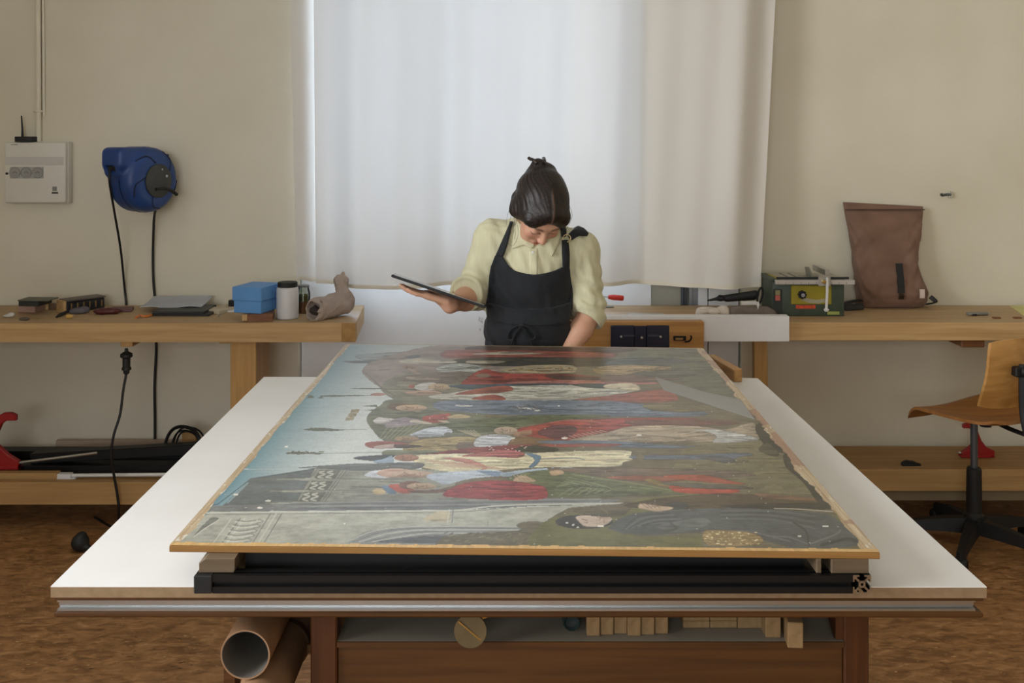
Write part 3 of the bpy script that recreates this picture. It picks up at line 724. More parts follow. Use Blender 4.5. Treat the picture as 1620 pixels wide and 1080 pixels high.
# scarlet and maroon cloaks, the old man in a pale mantle
pg([(815, 680), (850, 672), (905, 664), (1040, 661), (1110, 664), (1050, 676), (960, 684), (900, 699), (830, 693)], (150, 66, 56), folds=1, amp=.25, per=6)
pg([(850, 684), (880, 672), (912, 676), (905, 688), (880, 694)], (96, 56, 58), folds=1, amp=.3, per=3)
for k in range(9): ln([(893+k*7, 690-k*1.2), (903+k*7, 694-k*1.4)], 1.0, (190, 150, 140))
ln([(870, 668), (905, 664), (950, 668)], 1.0, (178, 116, 104)); pg([(1000, 664), (1120, 664), (1170, 670), (1090, 674), (1000, 672)], (116, 82, 72))
face(798, 681, 21, 7, (176, 156, 134)); pg([(815, 684), (840, 680), (838, 688), (815, 690)], (150, 116, 92))
pg([(898, 698), (930, 689), (960, 684), (1000, 674), (1090, 673), (1150, 678), (1190, 668), (1197, 684), (1194, 697), (1080, 699), (960, 699)], (166, 152, 130), folds=1, amp=.13, per=6)
ln([(960, 697), (1030, 690), (1080, 692), (1130, 685)], 1.0, (126, 110, 92)); ln([(1000, 684), (1060, 688), (1120, 679)], 1.2, (190, 178, 158))
pg([(1092, 680), (1130, 679), (1160, 684), (1190, 690), (1196, 697), (1130, 700), (1134, 690), (1115, 682)], (188, 188, 182), folds=1, amp=.2, per=3)
# roofs, towers and friezes at the near left
pg([(352, 800), (397, 757), (500, 741), (492, 795), (470, 800)], (98, 106, 106), sm=False, st=.14)
ln([(300, 806), (345, 797), (397, 757), (500, 741)], 1.4, (66, 84, 88), sm=False); ln([(360, 795), (392, 764)], 2.5, (150, 178, 180), .6, sm=False)
pg([(498, 741), (558, 739), (720, 744), (720, 793), (468, 797)], (140, 142, 130), sm=False, st=.14)
for r_ in range(3):
    x0, y0, y1 = 500-r_*12, 743+r_*17.5, 757+r_*18
    pg([(x0+6, y0), (x0+40, y0), (x0+30, y1), (x0-4, y1)], (102, 104, 96), sm=False)
    for s_ in range(2):
        xo = x0+8+s_*13-3; ln([(xo+8, y0+2), (xo, y0+4), (xo+9, y0+7), (xo-2, y0+11), (xo+6, y1-1)], 1.9, (178, 178, 164))
    for q_ in (44, 49): ln([(x0+q_, y0), (x0+q_-11, y1)], 1.1, (90, 92, 86))
    for q_ in (-3, 1): ln([(x0+q_, y0), (x0+q_-11, y1)], 1.0, (96, 98, 92))
    ln([(395+r_*14, 758+r_*18), (500-r_*14, 757+r_*18), (640, 758+r_*18)], 1.3, (112, 114, 106)); pg([(430-r_*10, 758+r_*19), (500-r_*12, 755.5+r_*19), (500-r_*12, 760.5+r_*19)], (150, 152, 140), sm=False)
pg([(470, 740), (560, 733), (600, 734), (560, 741)], (100, 104, 104)); ln([(388, 742), (470, 741), (560, 735)], .9, (176, 182, 178))
pg([(318, 812), (335, 800), (640, 790), (870, 788), (985, 790), (960, 796), (850, 800), (740, 806), (330, 809)], (116, 119, 118), sm=False, st=.2)
for k, v_ in enumerate((793, 796, 799, 802)): ln([(440+k*10, v_+2), (640, v_), (950, v_-4)], .9, (84, 88, 88) if k % 2 else (150, 152, 146))
# mid row: gold-brown coats, red hat, sleeve
pg([(640, 706), (672, 694), (742, 691), (764, 699), (740, 709), (650, 716)], (152, 136, 96), folds=1, amp=.22, per=5); pg([(725, 700), (745, 699), (752, 708), (724, 710)], (112, 98, 84))
pg([(577, 702), (592, 698), (632, 699), (650, 704), (640, 708), (590, 709)], (150, 92, 84)); pg([(592, 706), (620, 702), (628, 707), (600, 710)], (176, 160, 152)); pg([(625, 703), (662, 704), (664, 707), (630, 709)], (84, 74, 68))
face(642, 694, 22, 4.5, (160, 138, 110))
pg([(752, 706), (756, 692), (780, 687), (806, 689), (812, 696), (795, 706)], (184, 187, 190), folds=1, amp=.25, per=2.4)
pg([(806, 698), (830, 690), (900, 700), (890, 705), (815, 707)], (122, 96, 66), st=.5)
pg([(850, 698), (960, 697), (1075, 705), (1110, 705), (1050, 709), (905, 704)], (104, 116, 128), st=.3); pg([(860, 703), (975, 702), (965, 706), (870, 706)], (150, 76, 66))
pg([(610, 712), (640, 712), (690, 712), (680, 720), (610, 720)], (118, 122, 100))
pg([(660, 722), (700, 714), (760, 707), (835, 703), (838, 712), (790, 718), (700, 722)], (128, 60, 60), folds=1, amp=.25, per=3)
pg([(820, 707), (850, 705), (884, 710), (870, 715), (822, 714)], (58, 60, 42))
for k in range(14): el(random.uniform(770, 836), random.uniform(704, 714), 1.6, .8, (206, 186, 176))
# man in the cream robe with blue sash
pg([(653, 724), (668, 719), (770, 717), (795, 721), (850, 716), (985, 712), (998, 720), (1001, 727), (986, 731), (970, 738), (850, 739), (745, 747), (690, 743), (662, 736)], (208, 199, 166), folds=1, amp=.09, per=8)
pg([(730, 721), (790, 712), (828, 716), (820, 724), (770, 722)], (160, 92, 90), folds=1, amp=.3, per=3)
pg([(700, 724), (740, 726), (772, 740), (740, 746), (765, 740), (730, 731)], (184, 126, 114))
for k in range(9): ln([(672+k*9, 727+k*.8), (720+k*10, 740+k*.2)], .9, (186, 142, 122))
pg([(830, 716), (850, 719), (856, 724), (847, 737), (836, 739), (846, 727)], (98, 124, 142)); ln([(856, 726), (905, 724), (925, 727)], 1.2, (96, 114, 128)); ln([(860, 729), (1000, 727)], .9, (150, 138, 106))
ln([(858, 736), (975, 735)], .9, (170, 158, 122))
pg([(562, 726), (567, 722), (622, 719), (616, 726), (594, 729)], (74, 80, 84)); pg([(590, 730), (606, 726), (620, 721), (622, 733), (606, 735)], (150, 166, 182))
face(641, 724, 22, 6, (164, 124, 104))
pg([(1005, 720), (1100, 719), (1170, 716), (1192, 719), (1165, 724), (1150, 733), (1120, 727), (1010, 726)], (98, 106, 116), st=.3)
el(1013, 723, 6, 5, (128, 118, 92)); pg([(1100, 722), (1150, 723), (1165, 731), (1140, 730)], (92, 94, 92))
# white turban and blue-sleeved man
pg([(500, 737), (545, 735), (660, 731), (662, 741), (600, 745), (520, 742)], (104, 108, 106), st=.3)
pg([(577, 752), (588, 745), (612, 743), (640, 744), (618, 754), (600, 756)], (200, 204, 210)); face(648, 750, 40, 6.8, (182, 160, 140), (190, 160, 142))
for k in range(5): ln([(625+k*3, 754-k*.3), (640+k*5, 748+k)], .9, (140, 110, 94))
pg([(675, 754), (690, 748), (770, 743), (796, 747), (792, 752), (745, 757), (705, 766), (690, 761)], (178, 188, 198), st=.15); pg([(755, 744), (792, 746), (792, 752), (780, 753)], (120, 140, 160))
pg([(794, 748), (850, 741), (906, 739), (880, 744), (830, 750), (800, 754)], (160, 176, 186))
# green mantle, olive tunic, orange hose
pg([(865, 741), (905, 740), (1050, 741), (1150, 744), (1186, 747), (1192, 752), (1150, 755), (1000, 760), (905, 752)], (110, 96, 80), st=.35)
pg([(800, 757), (850, 744), (905, 747), (960, 757), (1000, 764), (1090, 780), (1000, 784), (930, 787), (864, 786), (862, 774), (846, 764)], (98, 104, 72), folds=1, amp=.16, per=7)
for k in range(6): ln([(880+k*4, 770-k*3), (915+k*10, 770+k*1.5-6), (885+k*14, 784-k)], 1.1, (134, 142, 104)); ln([(883+k*6, 774-k*3), (918+k*10, 774+k*1.3-6)], 1.0, (66, 72, 46))
ln([(905, 750), (1000, 764), (1090, 780)], 1.4, (134, 138, 96))
pg([(870, 745), (888, 744), (892, 749), (874, 752)], (178, 152, 120)); pg([(812, 760), (825, 752), (848, 760), (830, 763)], (182, 158, 128))
for k in range(4): ln([(812+k*6, 751), (820+k*7, 759)], .9, (196, 172, 140))
pg([(960, 755), (1010, 752), (1090, 757), (1040, 762)], (150, 94, 72)); pg([(1048, 753), (1110, 751), (1150, 759), (1180, 766), (1120, 763)], (166, 86, 64)); pg([(1030, 757), (1062, 768), (1050, 770), (1020, 760)], (140, 122, 76))
pg([(1060, 768), (1110, 770), (1162, 773), (1166, 779), (1110, 781), (1070, 778)], (172, 78, 58)); pg([(1040, 763), (1160, 768), (1190, 773), (1100, 772)], (98, 92, 80))
# capped man in crimson
pg([(560, 768), (640, 762), (800, 790), (560, 790)], (132, 133, 124), alpha=.6)
el(600, 777, 11, 5, (176, 158, 122)); pg([(604, 770), (614, 768), (628, 779), (616, 781)], (98, 120, 138)); pg([(614, 768), (636, 766), (656, 775), (648, 780), (632, 779)], (164, 88, 76)); face(664, 769, 26, 6, (172, 150, 126), (120, 92, 80))
pg([(645, 776), (690, 774), (720, 768), (735, 772), (700, 779), (660, 780)], (104, 86, 76))
pg([(700, 783), (735, 764), (800, 760), (855, 768), (866, 778), (860, 789), (800, 791), (740, 788)], (140, 58, 62), folds=1, amp=.16, per=9)
# pale wall with carved panels, arch and dark foliage
pg([(262, 866), (333, 809), (600, 808), (740, 806), (985, 795), (900, 803), (850, 830), (820, 862)], (166, 167, 154), sm=False, st=.1)
ln([(325, 811), (600, 808), (720, 807), (800, 799), (985, 796)], 2.2, (190, 190, 178)); ln([(325, 813.5), (600, 811), (730, 809), (810, 802)], 1.0, (120, 122, 118))
for a_, b_, c_ in ((312, 858, 0), ): pass
pg([(332, 820), (346, 821), (320, 838), (308, 846)], (112, 116, 108)); ln([(346, 822), (322, 837), (306, 850)], 1.2, (196, 194, 180))
for k, (x_, c_) in enumerate(((366, (186, 186, 172)), (380, (112, 114, 106)), (387, (190, 190, 176)), (428, (122, 124, 116)), (437, (190, 190, 176)), (446, (120, 122, 116)))):
    ln([(x_, 812 if k > 2 else 820), (x_-28, 858)], 1.8, c_, sm=False)
for k in range(5):
    yb = 822+k*7.4; xs_ = 372-k*4.6
    ln([(xs_+2, yb), (xs_+18, yb+2.5), (xs_+40, yb-1)], 1.5, (126, 130, 122)); ln([(xs_, yb+3), (xs_+16, yb+5), (xs_+42, yb+2.5)], 1.4, (198, 198, 184))
    ln([(xs_+40, yb), (xs_+44, yb+3), (xs_+34, yb+5)], 1.2, (120, 122, 116))
pg([(690, 810), (712, 810), (708, 824), (670, 822)], (178, 164, 134), alpha=.7); ln([(711, 806), (708, 827)], 1.6, (196, 196, 186), sm=False); ln([(717, 806), (715, 826)], 1.8, (120, 124, 126), sm=False)
ln([(772, 825), (772, 832)], 1.0, (110, 112, 106), sm=False)
pg([(545, 858), (580, 840), (625, 833), (700, 831), (840, 833), (840, 862), (560, 862)], (136, 138, 134), sm=False, st=.15)
for k in range(6): ln([(548+k*10, 857), (590+k*9, 840+k*2.6), (640+k*8, 833.5+k*2.6), (720, 832+k*2.8), (840, 833+k*2.6)], 1.0, (188, 188, 178) if k % 2 == 0 else (98, 102, 102))
pg([(600, 858), (640, 850), (700, 847), (740, 847), (735, 858)], (88, 92, 94))
pg([(688, 862), (700, 848), (745, 843), (815, 840), (838, 832), (868, 828), (872, 840), (850, 850), (838, 864)], (98, 92, 72), sm=False, st=.4)
el(843, 831, 26, 7, (104, 98, 78), st=.4)
for k in range(90):
    a_ = random.uniform(700, 850); b_ = random.uniform(843, 860); ln([(a_, b_), (a_+5, b_-1.5)], .8, random.choice([(142, 132, 98), (72, 68, 54)]))
# the large kneeling figure at the near right
pg([(832, 866), (840, 846), (862, 824), (930, 803), (985, 799), (1020, 787), (1092, 781), (1180, 785), (1060, 812), (990, 836), (1010, 850), (1110, 846), (1115, 868)], (104, 103, 64), sm=False, st=.14)
pg([(905, 806), (960, 800), (1000, 795), (985, 815), (940, 816)], (96, 88, 68)); ln([(950, 802), (962, 812)], .9, (126, 116, 94))
pg([(985, 800), (1090, 783), (1200, 782), (1300, 790), (1335, 802), (1250, 808), (1100, 806)], (82, 70, 50), st=.35)
pg([(1140, 800), (1240, 796), (1310, 797), (1310, 804), (1200, 806)], (56, 52, 42)); pg([(1200, 780), (1290, 788), (1285, 792), (1210, 787)], (140, 104, 78), alpha=.7)
pg([(1040, 808), (1060, 794), (1085, 796), (1088, 804), (1060, 809)], (62, 64, 60))
pg([(962, 836), (975, 822), (1000, 812), (1060, 806), (1150, 803), (1240, 806), (1310, 812), (1345, 836), (1365, 858), (1340, 866), (1250, 866), (1200, 852), (1130, 840), (1040, 846), (985, 844)], (80, 84, 82), sm=False, st=.12)
for k in range(7): ln([(985+k*5, 838-k*1.2), (1010+k*8, 817+k*2), (1060+k*6, 811+k*3.2)], 1.3, (112, 116, 112) if k % 2 else (56, 60, 58))
pg([(1040, 832), (1070, 824), (1110, 818), (1125, 826), (1100, 838), (1060, 842)], (98, 103, 100)); ln([(1060, 826), (1070, 836), (1050, 840)], 1.4, (50, 54, 52))
for k in range(5): ln([(1140, 808+k*3), (1220, 808+k*3.4), (1290, 816+k*5)], 1.2, (58, 62, 60) if k % 2 else (104, 108, 104))
ln([(1110, 842), (1180, 840), (1250, 856)], 1.8, (108, 112, 108)); ln([(1255, 826), (1275, 840), (1280, 862)], 2.4, (48, 52, 50)); ln([(1282, 860), (1320, 846), (1330, 838)], 2.2, (112, 116, 112)); ln([(1225, 848), (1250, 850), (1278, 860)], 1.6, (110, 114, 110)); ln([(1300, 862), (1340, 852), (1355, 856)], 5, (50, 52, 48))
el(924, 825, 46, 11.5, (54, 54, 52)); pg([(911, 818), (922, 815), (950, 817), (968, 819), (962, 828), (945, 833), (925, 832), (918, 827)], (190, 172, 154), st=.08)
ln([(921, 821), (929, 823)], 1.2, (84, 64, 56)); ln([(924, 826), (930, 826.5)], .9, (110, 86, 74)); ln([(944, 817), (950, 819), (948, 822)], .9, (120, 90, 74)); ln([(955, 821), (956, 827)], 1.2, (150, 92, 82)); pg([(948, 817), (968, 819), (958, 823)], (150, 128, 108), alpha=.6)
pg([(1010, 803), (1014, 796), (1036, 799), (1064, 802), (1060, 806), (1040, 809), (1022, 806)], (182, 160, 136))
for k in range(4): ln([(1014+k*7, 796), (1026+k*6, 804)], .9, (128, 106, 86))
pg([(1113, 841), (1130, 838), (1180, 841), (1205, 850), (1198, 862), (1122, 862)], (146, 124, 84), st=.6)
for k in range(70): el(random.uniform(1116, 1200), random.uniform(840, 861), random.uniform(1, 3.2), .7, random.choice([(206, 188, 136), (226, 214, 172), (112, 92, 56)]))
# dark shadowed plants along the right border
pg([(1196, 672), (1222, 668), (1240, 700), (1255, 716), (1220, 712), (1200, 690)], (62, 60, 46)); pg([(1215, 700), (1232, 716), (1226, 722), (1200, 712)], (84, 80, 60))
pg([(1240, 716), (1252, 714), (1275, 740), (1310, 786), (1335, 806), (1300, 800), (1270, 762), (1243, 738)], (60, 58, 46)); pg([(1140, 590), (1160, 585), (1175, 605), (1180, 625), (1145, 605)], (96, 92, 78))
pg([(1335, 800), (1350, 822), (1362, 840), (1345, 836)], (58, 56, 46))
ln([(1225, 804), (1262, 805), (1318, 809)], 1.2, (190, 182, 162)); ln([(380, 742), (392, 741.5)], .9, (214, 218, 216))
# flaked losses down to the white ground
for k in range(150):
    a_ = random.uniform(350, 1360); b_ = random.uniform(640, 862); el(a_, b_, random.uniform(.5, 1.5), random.uniform(.35, .6), (206, 200, 186), alpha=.8)
for a_, b_, r_ in ((373, 782, 4), (424, 792, 4.5), (411, 803, 4.5), (453, 706, 3), (812, 693, 3), (893, 693, 5), (1011, 688, 4.5), (897, 827, 2), (907, 830, 2), (914, 834, 2), (950, 832, 5), (1306, 832, 5), (1265, 848, 3), (545, 828, 2)):
    el(a_, b_, r_, 1.5, (222, 218, 206))
# bare margins of the board with ragged paint edges
rag = vnoise(sv*22, su*4, 11)*.006+vnoise(sv*90, su*9, 12)*.002; ragr = vnoise(sv*26, su*4, 13)*.012+vnoise(sv*110, su*9, 14)*.006
grain = vnoise(sv*18, su*420, 15)[:, None]; chip = vnoise(sv*160, su*260, 16)
ml = su < .009+rag; mr = su > .990-ragr; mf = sv < .006+vnoise(su*120, sv*9, 17)*.003; mb = sv > .995
bare = c3((158, 128, 90))*(1-grain)+c3((206, 188, 156))*grain
PC[ml | mr] = bare[ml | mr]; ch_ = (ml & (chip > .80)) | (mr & (chip > .86)); PC[ch_] = c3((214, 206, 190))
pk = mr & (vnoise(sv*25, su*30, 18) > .6); PC[pk] = c3((160, 128, 104))*(.8+.4*grain[pk])
PC[mf] = c3((206, 166, 104))*(.85+.3*vnoise(su*300, sv*20, 19)[mf][:, None]); PC[mb] = c3((176, 158, 124))
PC = PC*.94+np.array([.030, .029, .026])[None, :]; PC *= (.93+.14*fine)[:, None]  # whole picture lifted toward grey: the varnish's reflection haze painted in
V = np.stack([gx.ravel(), gy.ravel(), np.full(len(px), PT, np.float32)], 1)
ii = np.arange(NU*NV).reshape(NV, NU); Q = np.stack([ii[:-1, :-1].ravel(), ii[:-1, 1:].ravel(), ii[1:, 1:].ravel(), ii[1:, :-1].ravel()], 1)
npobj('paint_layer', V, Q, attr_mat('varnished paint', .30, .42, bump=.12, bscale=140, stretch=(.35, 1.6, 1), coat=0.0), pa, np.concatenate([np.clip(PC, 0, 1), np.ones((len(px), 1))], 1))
# thin pale grey strip on the far right of the painting
tz = PT+.0008
def onp(u, v, z=tz): y_ = F*(H-z)/(v-CY); return (X(u, y_), y_)
sh = tag(obj('pale_strip', B().prism([onp(1036, 596), onp(1112, 619), onp(1172, 632), onp(1194, 663), onp(1050, 617)], tz-.0004, tz+.0002, plane='xy'), mat('plain grey strip', C(150, 148, 140), .5, var=.03), smooth=0),
         'thin pale grey strip on the far right of the painting', 'tissue')
# ------------------------------------------------------------------ curtain and the window niche
m_cur = cloth_translucent('off white curtain cotton', C(229, 224, 215), .13)
m_hem = cloth_translucent('curtain hem cotton', C(230, 223, 206), .10)
def fold_y(s_, z, seed):
    r = np.random.RandomState(seed); o = 0
    for fq, am in ((2.6, .020), (4.3, .013), (7.4, .008), (12.5, .004)):
        o += 2.1*am*math.sin(2*PI*(fq*s_+r.rand())+.35*math.sin(z*1.3+r.rand()*6))
    return o*(1-.15*max(0, z-1.2))
def curtain_panel(name, lab, x0t, x1t, x0b, x1b, y, zb, zt, seed, nu, amp=1.0, wave=.008):
    root = thing(name, lab, 'curtain', ((x0b+x1b)/2, y, zb)); nz = 40
    def P(s_, q):
        z = zb+(zt-zb)*q+wave*(1-q)*math.sin(s_*9+seed)*1.2
        k = min(1, max(0, (2.3-z)/1.35)); x0 = x0t+(x0b-x0t)*k; x1 = x1t+(x1b-x1t)*k
        return (x0+(x1-x0)*s_, y+amp*fold_y(s_*(x1b-x0b)/2.06+seed, z, seed), z)
    G = [[P(i/nu, j/nz) for j in range(nz+1)] for i in range(nu+1)]
    obj('cloth', B().grid(G), m_cur, root, 180)
    hz = [[(lambda p: (p[0], p[1]-.0025, p[2]))(P(i/nu, j*.0016)) for j in range(7)] for i in range(nu+1)]
    obj('hem', B().grid(hz), m_hem, root, 180)
    return root
cm = curtain_panel('window_curtain', 'long off-white cotton curtain hanging behind the woman in front of the window', -.888, 1.172, -.880, 1.098, 4.475, .966, 2.78, 3, 220)
cl = curtain_panel('side_curtain', 'narrow greyish curtain edge at the left of the long white curtain', -1.005, -.880, -.978, -.868, 4.572, .974, 2.78, 5, 24, amp=.5, wave=.003)
tag(obj('curtain_rod', B().cyl((-1.25, 4.52, 2.80), (1.4, 4.52, 2.80), .012), m_white), 'white curtain rod above the picture carrying the curtains', 'curtain rod')
pn = thing('white_board', 'large white board standing below the curtain between the two benches', 'board', (-.17, 4.68, 0))
obj('board', B().box(-.972, .642, 4.665, 4.683, 0.0, 1.03, .001), mat('white gloss board', C(238, 238, 236), .4, var=.015), pn, 0)
scr = B()
rs = random.Random(4); y_ = 4.663
def scrib(x0, z0, n, w_, h_):
    pts = [(x0+rs.uniform(-w_, w_), y_, z0-h_*k/n) for k in range(n)]; scr.tube(smooth_path(pts, 4), .0013, 4)
scrib(X(761, 4.66), Z(501, 4.66), 9, .012, .034); scrib(X(764, 4.66), Z(502, 4.66), 6, .008, .03); scrib(X(760, 4.66), Z(515, 4.66), 3, .012, .006); scrib(X(760, 4.66), Z(519, 4.66), 5, .006, .016)
obj('handwriting', scr, mat('grey ink', C(186, 186, 184), .8), pn)
for u0, u1, nm in ((1105, 1119, 'narrow white board upright in the niche, left of the wider one'), (1121, 1168, 'wider white board upright in the niche beside the right bench leg')):
    tag(obj('white_plank', B().box(X(u0, 4.66), X(u1, 4.66), 4.655, 4.675, 0, 1.02, .001), m_white, smooth=0), nm, 'board')
for u0, u1, r_, nm, m_ in ((1077, 1088, .014, 'dark thin metal rail standing in the niche above the right bench', mat('dark steel', C(96, 100, 106), .4, .8)), (1089, 1104, .021, 'thicker pale metal rail standing in the niche above the right bench', mat('pale steel', C(168, 172, 178), .35, .9))):
    xx = X((u0+u1)/2, 4.68)
    tag(obj('metal_rail', B().box(xx-r_, xx-r_*.25, 4.66, 4.70, 0, 1.03, .003).box(xx-r_*.3, xx+r_, 4.672, 4.70, 0, 1.03, .003), m_, smooth=20), nm, 'rail')

# ------------------------------------------------------------------ the two workbenches along the wall
m_bench = wood('bench maple', C(176, 140, 90), C(200, 165, 114), 'x', .5)
m_benchz = wood('bench maple upright', C(170, 130, 74), C(192, 152, 94), 'z', .5)
m_top = wood('worn bench top', C(166, 136, 98), C(190, 160, 120), 'x', .55)
m_endg = wood('end grain', C(156, 116, 62), C(178, 138, 82), 'y', .6)
m_lowb = wood('low shelf pine', C(162, 124, 74), C(184, 146, 94), 'x', .6)
BZ = .86; BF = 4.14; BK = 4.590
lb = thing('workbench', 'left wooden workbench along the cream wall with a low shelf', 'workbench', (-2.0, 4.36, 0))
obj('benchtop', B().prism([(-2.55, BF), (-.699, BF), (-.699, BF+.07), (-.6455, BF+.07), (-.672, BK), (-2.55, BK)], BZ-.078, BZ, plane='xy'), m_bench, lb, 20)
obj('top_face', B().prism([(-2.548, BF+.003), (-.643, BF+.003), (-.674, BK-.002), (-2.548, BK-.002)], BZ+.0001, BZ+.0003, plane='xy'), m_top, lb, 0)
obj('end_cap', B().prism([(-.6985, BF), (-.640, BF), (-.6455, BF+.0695), (-.6985, BF+.0695)], BZ-.078, BZ, bev=.002, plane='xy'), m_endg, lb, 20)
obj('leg', B().box(-1.162, -1.055, 4.17, 4.40, 0, BZ-.078, .003), m_benchz, lb, 20)
obj('leg', B().box(-2.53, -2.42, 4.17, 4.40, 0, BZ-.078, .003), m_benchz, lb, 20)
obj('cleat', B().box(-1.215, -1.162, 4.20, 4.34, BZ-.095, BZ-.0785), m_benchz, lb, 0)
ck = obj('cleat', B().box(X(190, 4.15), X(209, 4.15), 4.155, 4.26, BZ-.10, BZ-.0785, .002).box(X(192, 4.15), X(222, 4.15), 4.20, 4.24, BZ-.088, BZ-.0785), m_benchz, lb, 20)
obj('low_shelf', B().box(-2.55, -.75, 4.19, 4.58, .165, .185), m_lowb, lb, 0)
obj('low_beam', B().box(-2.55, -.75, 4.15, 4.19, .112, .205, .003), m_lowb, lb, 20)
rb = thing('workbench', 'right wooden workbench along the cream wall with a vise and a low shelf', 'workbench', (1.8, 4.36, 0))
obj('benchtop', B().box(.30, 3.35, BF+.01, BK, BZ-.074, BZ, .003), m_bench, rb, 20)
obj('top_face', B().box(.302, 3.345, BF+.016, BK-.003, BZ-.0005, BZ+.0003), m_top, rb, 0)
obj('leg', B().prism([(X(1192, 4.25), BZ-.074), (X(1213, 4.25), BZ-.074), (X(1217, 4.25), 0), (X(1194, 4.25), 0)], 4.24, 4.275, bev=.002), m_benchz, rb, 20)
obj('leg', B().box(3.1, 3.2, 4.2, 4.4, 0, BZ-.074), m_benchz, rb, 0)
obj('cleat', B().box(X(1520, 4.2), X(1556, 4.2), 4.19, 4.33, BZ-.11, BZ-.0745, .003), wood('dark cleat', C(108, 70, 36), C(130, 88, 50), 'x'), rb, 20)
obj('cleat', B().box(X(1280, 4.2), X(1286, 4.2), 4.25, 4.33, BZ-.085, BZ-.0745), m_benchz, rb, 0)
obj('low_shelf', B().box(1.0, 3.35, 4.23, 4.575, .20, .225), m_lowb, rb, 0)
obj('low_beam', B().box(1.0, 3.35, 4.185, 4.23, .156, .247, .003), m_lowb, rb, 20)
obj('lower_strip', B().box(1.0, 3.35, 4.205, 4.23, .112, .155), mat('greyed pine', C(120, 104, 78), .7), rb, 0)
wb = tag(obj('white_shelf_board', B().box(.36, X(1248, 4.105), 4.098, 4.145, Z(540, 4.1), Z(500, 4.1), .001), m_white, smooth=0),
         'long white board fixed along the front edge of the right bench', 'board')
vs = thing('bench_vise', 'wooden vise jaw with dark blue steel plate at the front of the right bench', 'vise', (.5, 4.05, .6))
vy = 4.04
obj('wooden_jaw', B().box(X(898, vy), X(1114, vy), vy, vy+.055, .60, Z(509, vy), .004, 2), wood('vise jaw beech', C(160, 112, 56), C(186, 138, 76), 'x', .5), vs, 25)
m_nv = mat('dark blue enamel', C(26, 28, 50), .38, var=.15, spec=.5)
obj('steel_plate', B().box(X(966, vy), X(1003, vy), vy-.014, vy-.0004, .66, Z(514, vy), .003).box(X(1022, vy), X(1058, vy), vy-.014, vy-.0004, .66, Z(514, vy), .003).box(X(1003, vy), X(1022, vy), vy-.011, vy-.0004, .66, Z(515, vy), .002), m_nv, vs, 25)
for u_ in (982, 1014.5, 1044):
    obj('screw', B().lathe([(0, .006), (.004, .0055), (.0062, .003), (.0068, 0)], (X(u_, vy), vy-.014, Z(531.5 if u_ != 1014.5 else 533, vy)), (0, -1, 0), 14), m_alu, vs)
for u0, u1 in ((986, 1003), (1024, 1040)):
    obj('slot', B().box(X(u0, vy), X(u1, vy), vy-.0148, vy-.0138, Z(531, vy), Z(528, vy)), mat('slot grey', C(70, 72, 84), .5, .4), vs, 0)
lt = B(); lt.box(X(1065, vy), X(1085, vy), vy-.010, vy-.0004, Z(538, vy), Z(531, vy), .002); lt.tube(smooth_path([(X(1083, vy), vy-.008, Z(540, vy)), (X(1090, vy), vy-.012, Z(538, vy)), (X(1093, vy), vy-.012, Z(533, vy)), (X(1092, vy), vy-.008, Z(530, vy))], 4), .0035, 6)
la = obj('catch', lt, mat('black iron', C(22, 20, 18), .5, .5), vs)
obj('catch_window', B().box(X(1068, vy), X(1080, vy), vy-.0108, vy-.0098, Z(536.5, vy), Z(533.5, vy)), mat('bare slot', C(150, 116, 66), .6), la, 0)

# ------------------------------------------------------------------ on the wall, left
m_box = mat('white switchboard plastic', C(214, 210, 198), .45, var=.02)
m_bk2 = mat('matt black', C(24, 24, 22), .6, var=.1)
sbx = thing('switchboard', 'white wall switchboard with three sockets at the far left', 'switchboard', (X(55, 4.55), 4.6, Z(322, 4.55)))
yb = 4.553
xl, xr, zl, zh = X(7, yb), X(104, yb), Z(321, yb), Z(225, yb)
obj('housing', B().box(xl+.008, xr+.004, yb+.02, WY-.001, zl-.003, zh+.002, .004, 2), m_box, sbx, 30)
fc = obj('front_cover', B().box(xl, xr, yb, yb+.02, zl, zh, .007, 3), m_box, sbx, 40)
obj('door_flap', B().box(xl+.003, xr-.010, yb-.002, yb+.001, Z(261, yb), Z(248, yb), .0008), mat('grey flap plastic', C(196, 193, 184), .35, var=.02), fc, 0)
so = obj('socket_strip', B().box(X(16, yb), X(69, yb), yb-.003, yb+.001, Z(282, yb), Z(264, yb), .001), mat('grey socket plastic', C(168, 166, 158), .5, var=.03), sbx, 0)
for u_ in (24, 42, 60):
    obj('socket', B().lathe([(.021, 0), (.0245, .003), (.0245, .0), (.021, -.001), (.0195, .0005), (0, .0005)], (X(u_, yb), yb-.003, Z(273, yb)), (0, -1, 0), 24), mat('socket grey', C(150, 148, 142), .5), so)
    for dx, dz in ((-.006, 0), (.006, 0), (0, .004)): obj('pin_hole', B().cyl((X(u_, yb)+dx, yb-.0045, Z(273, yb)+dz), (X(u_, yb)+dx, yb-.003, Z(273, yb)+dz), .002, seg=8), m_bk2, so)
obj('knob', B().lathe([(0, .006), (.005, .005), (.006, 0)], (X(11, yb), yb, Z(274.5, yb)), (0, -1, 0), 12), m_bk2, sbx)
obj('sticker', B().box(X(83, yb), X(90, yb), yb-.0006, yb, Z(302, yb), Z(295, yb)), mat('grey print', C(128, 126, 120), .6), sbx, 0)
obj('sticker', B().box(X(82, yb), X(92, yb), yb-.0006, yb, Z(306.5, yb), Z(303.5, yb)), mat('dark print', C(66, 66, 62), .6), sbx, 0)
mk = B(); mk.tube(smooth_path([(X(17+k*1.6, yb), yb-.0002, Z(228.4+.6*(k % 2), yb)) for k in range(8)], 3), .0010, 4)
obj('maker_mark', mk, mat('dark print', C(66, 66, 62), .6), sbx)
rt = thing('router', 'small black router with one upright antenna on top of the switchboard', 'router', (X(42, 4.58), 4.58, zh+.004))
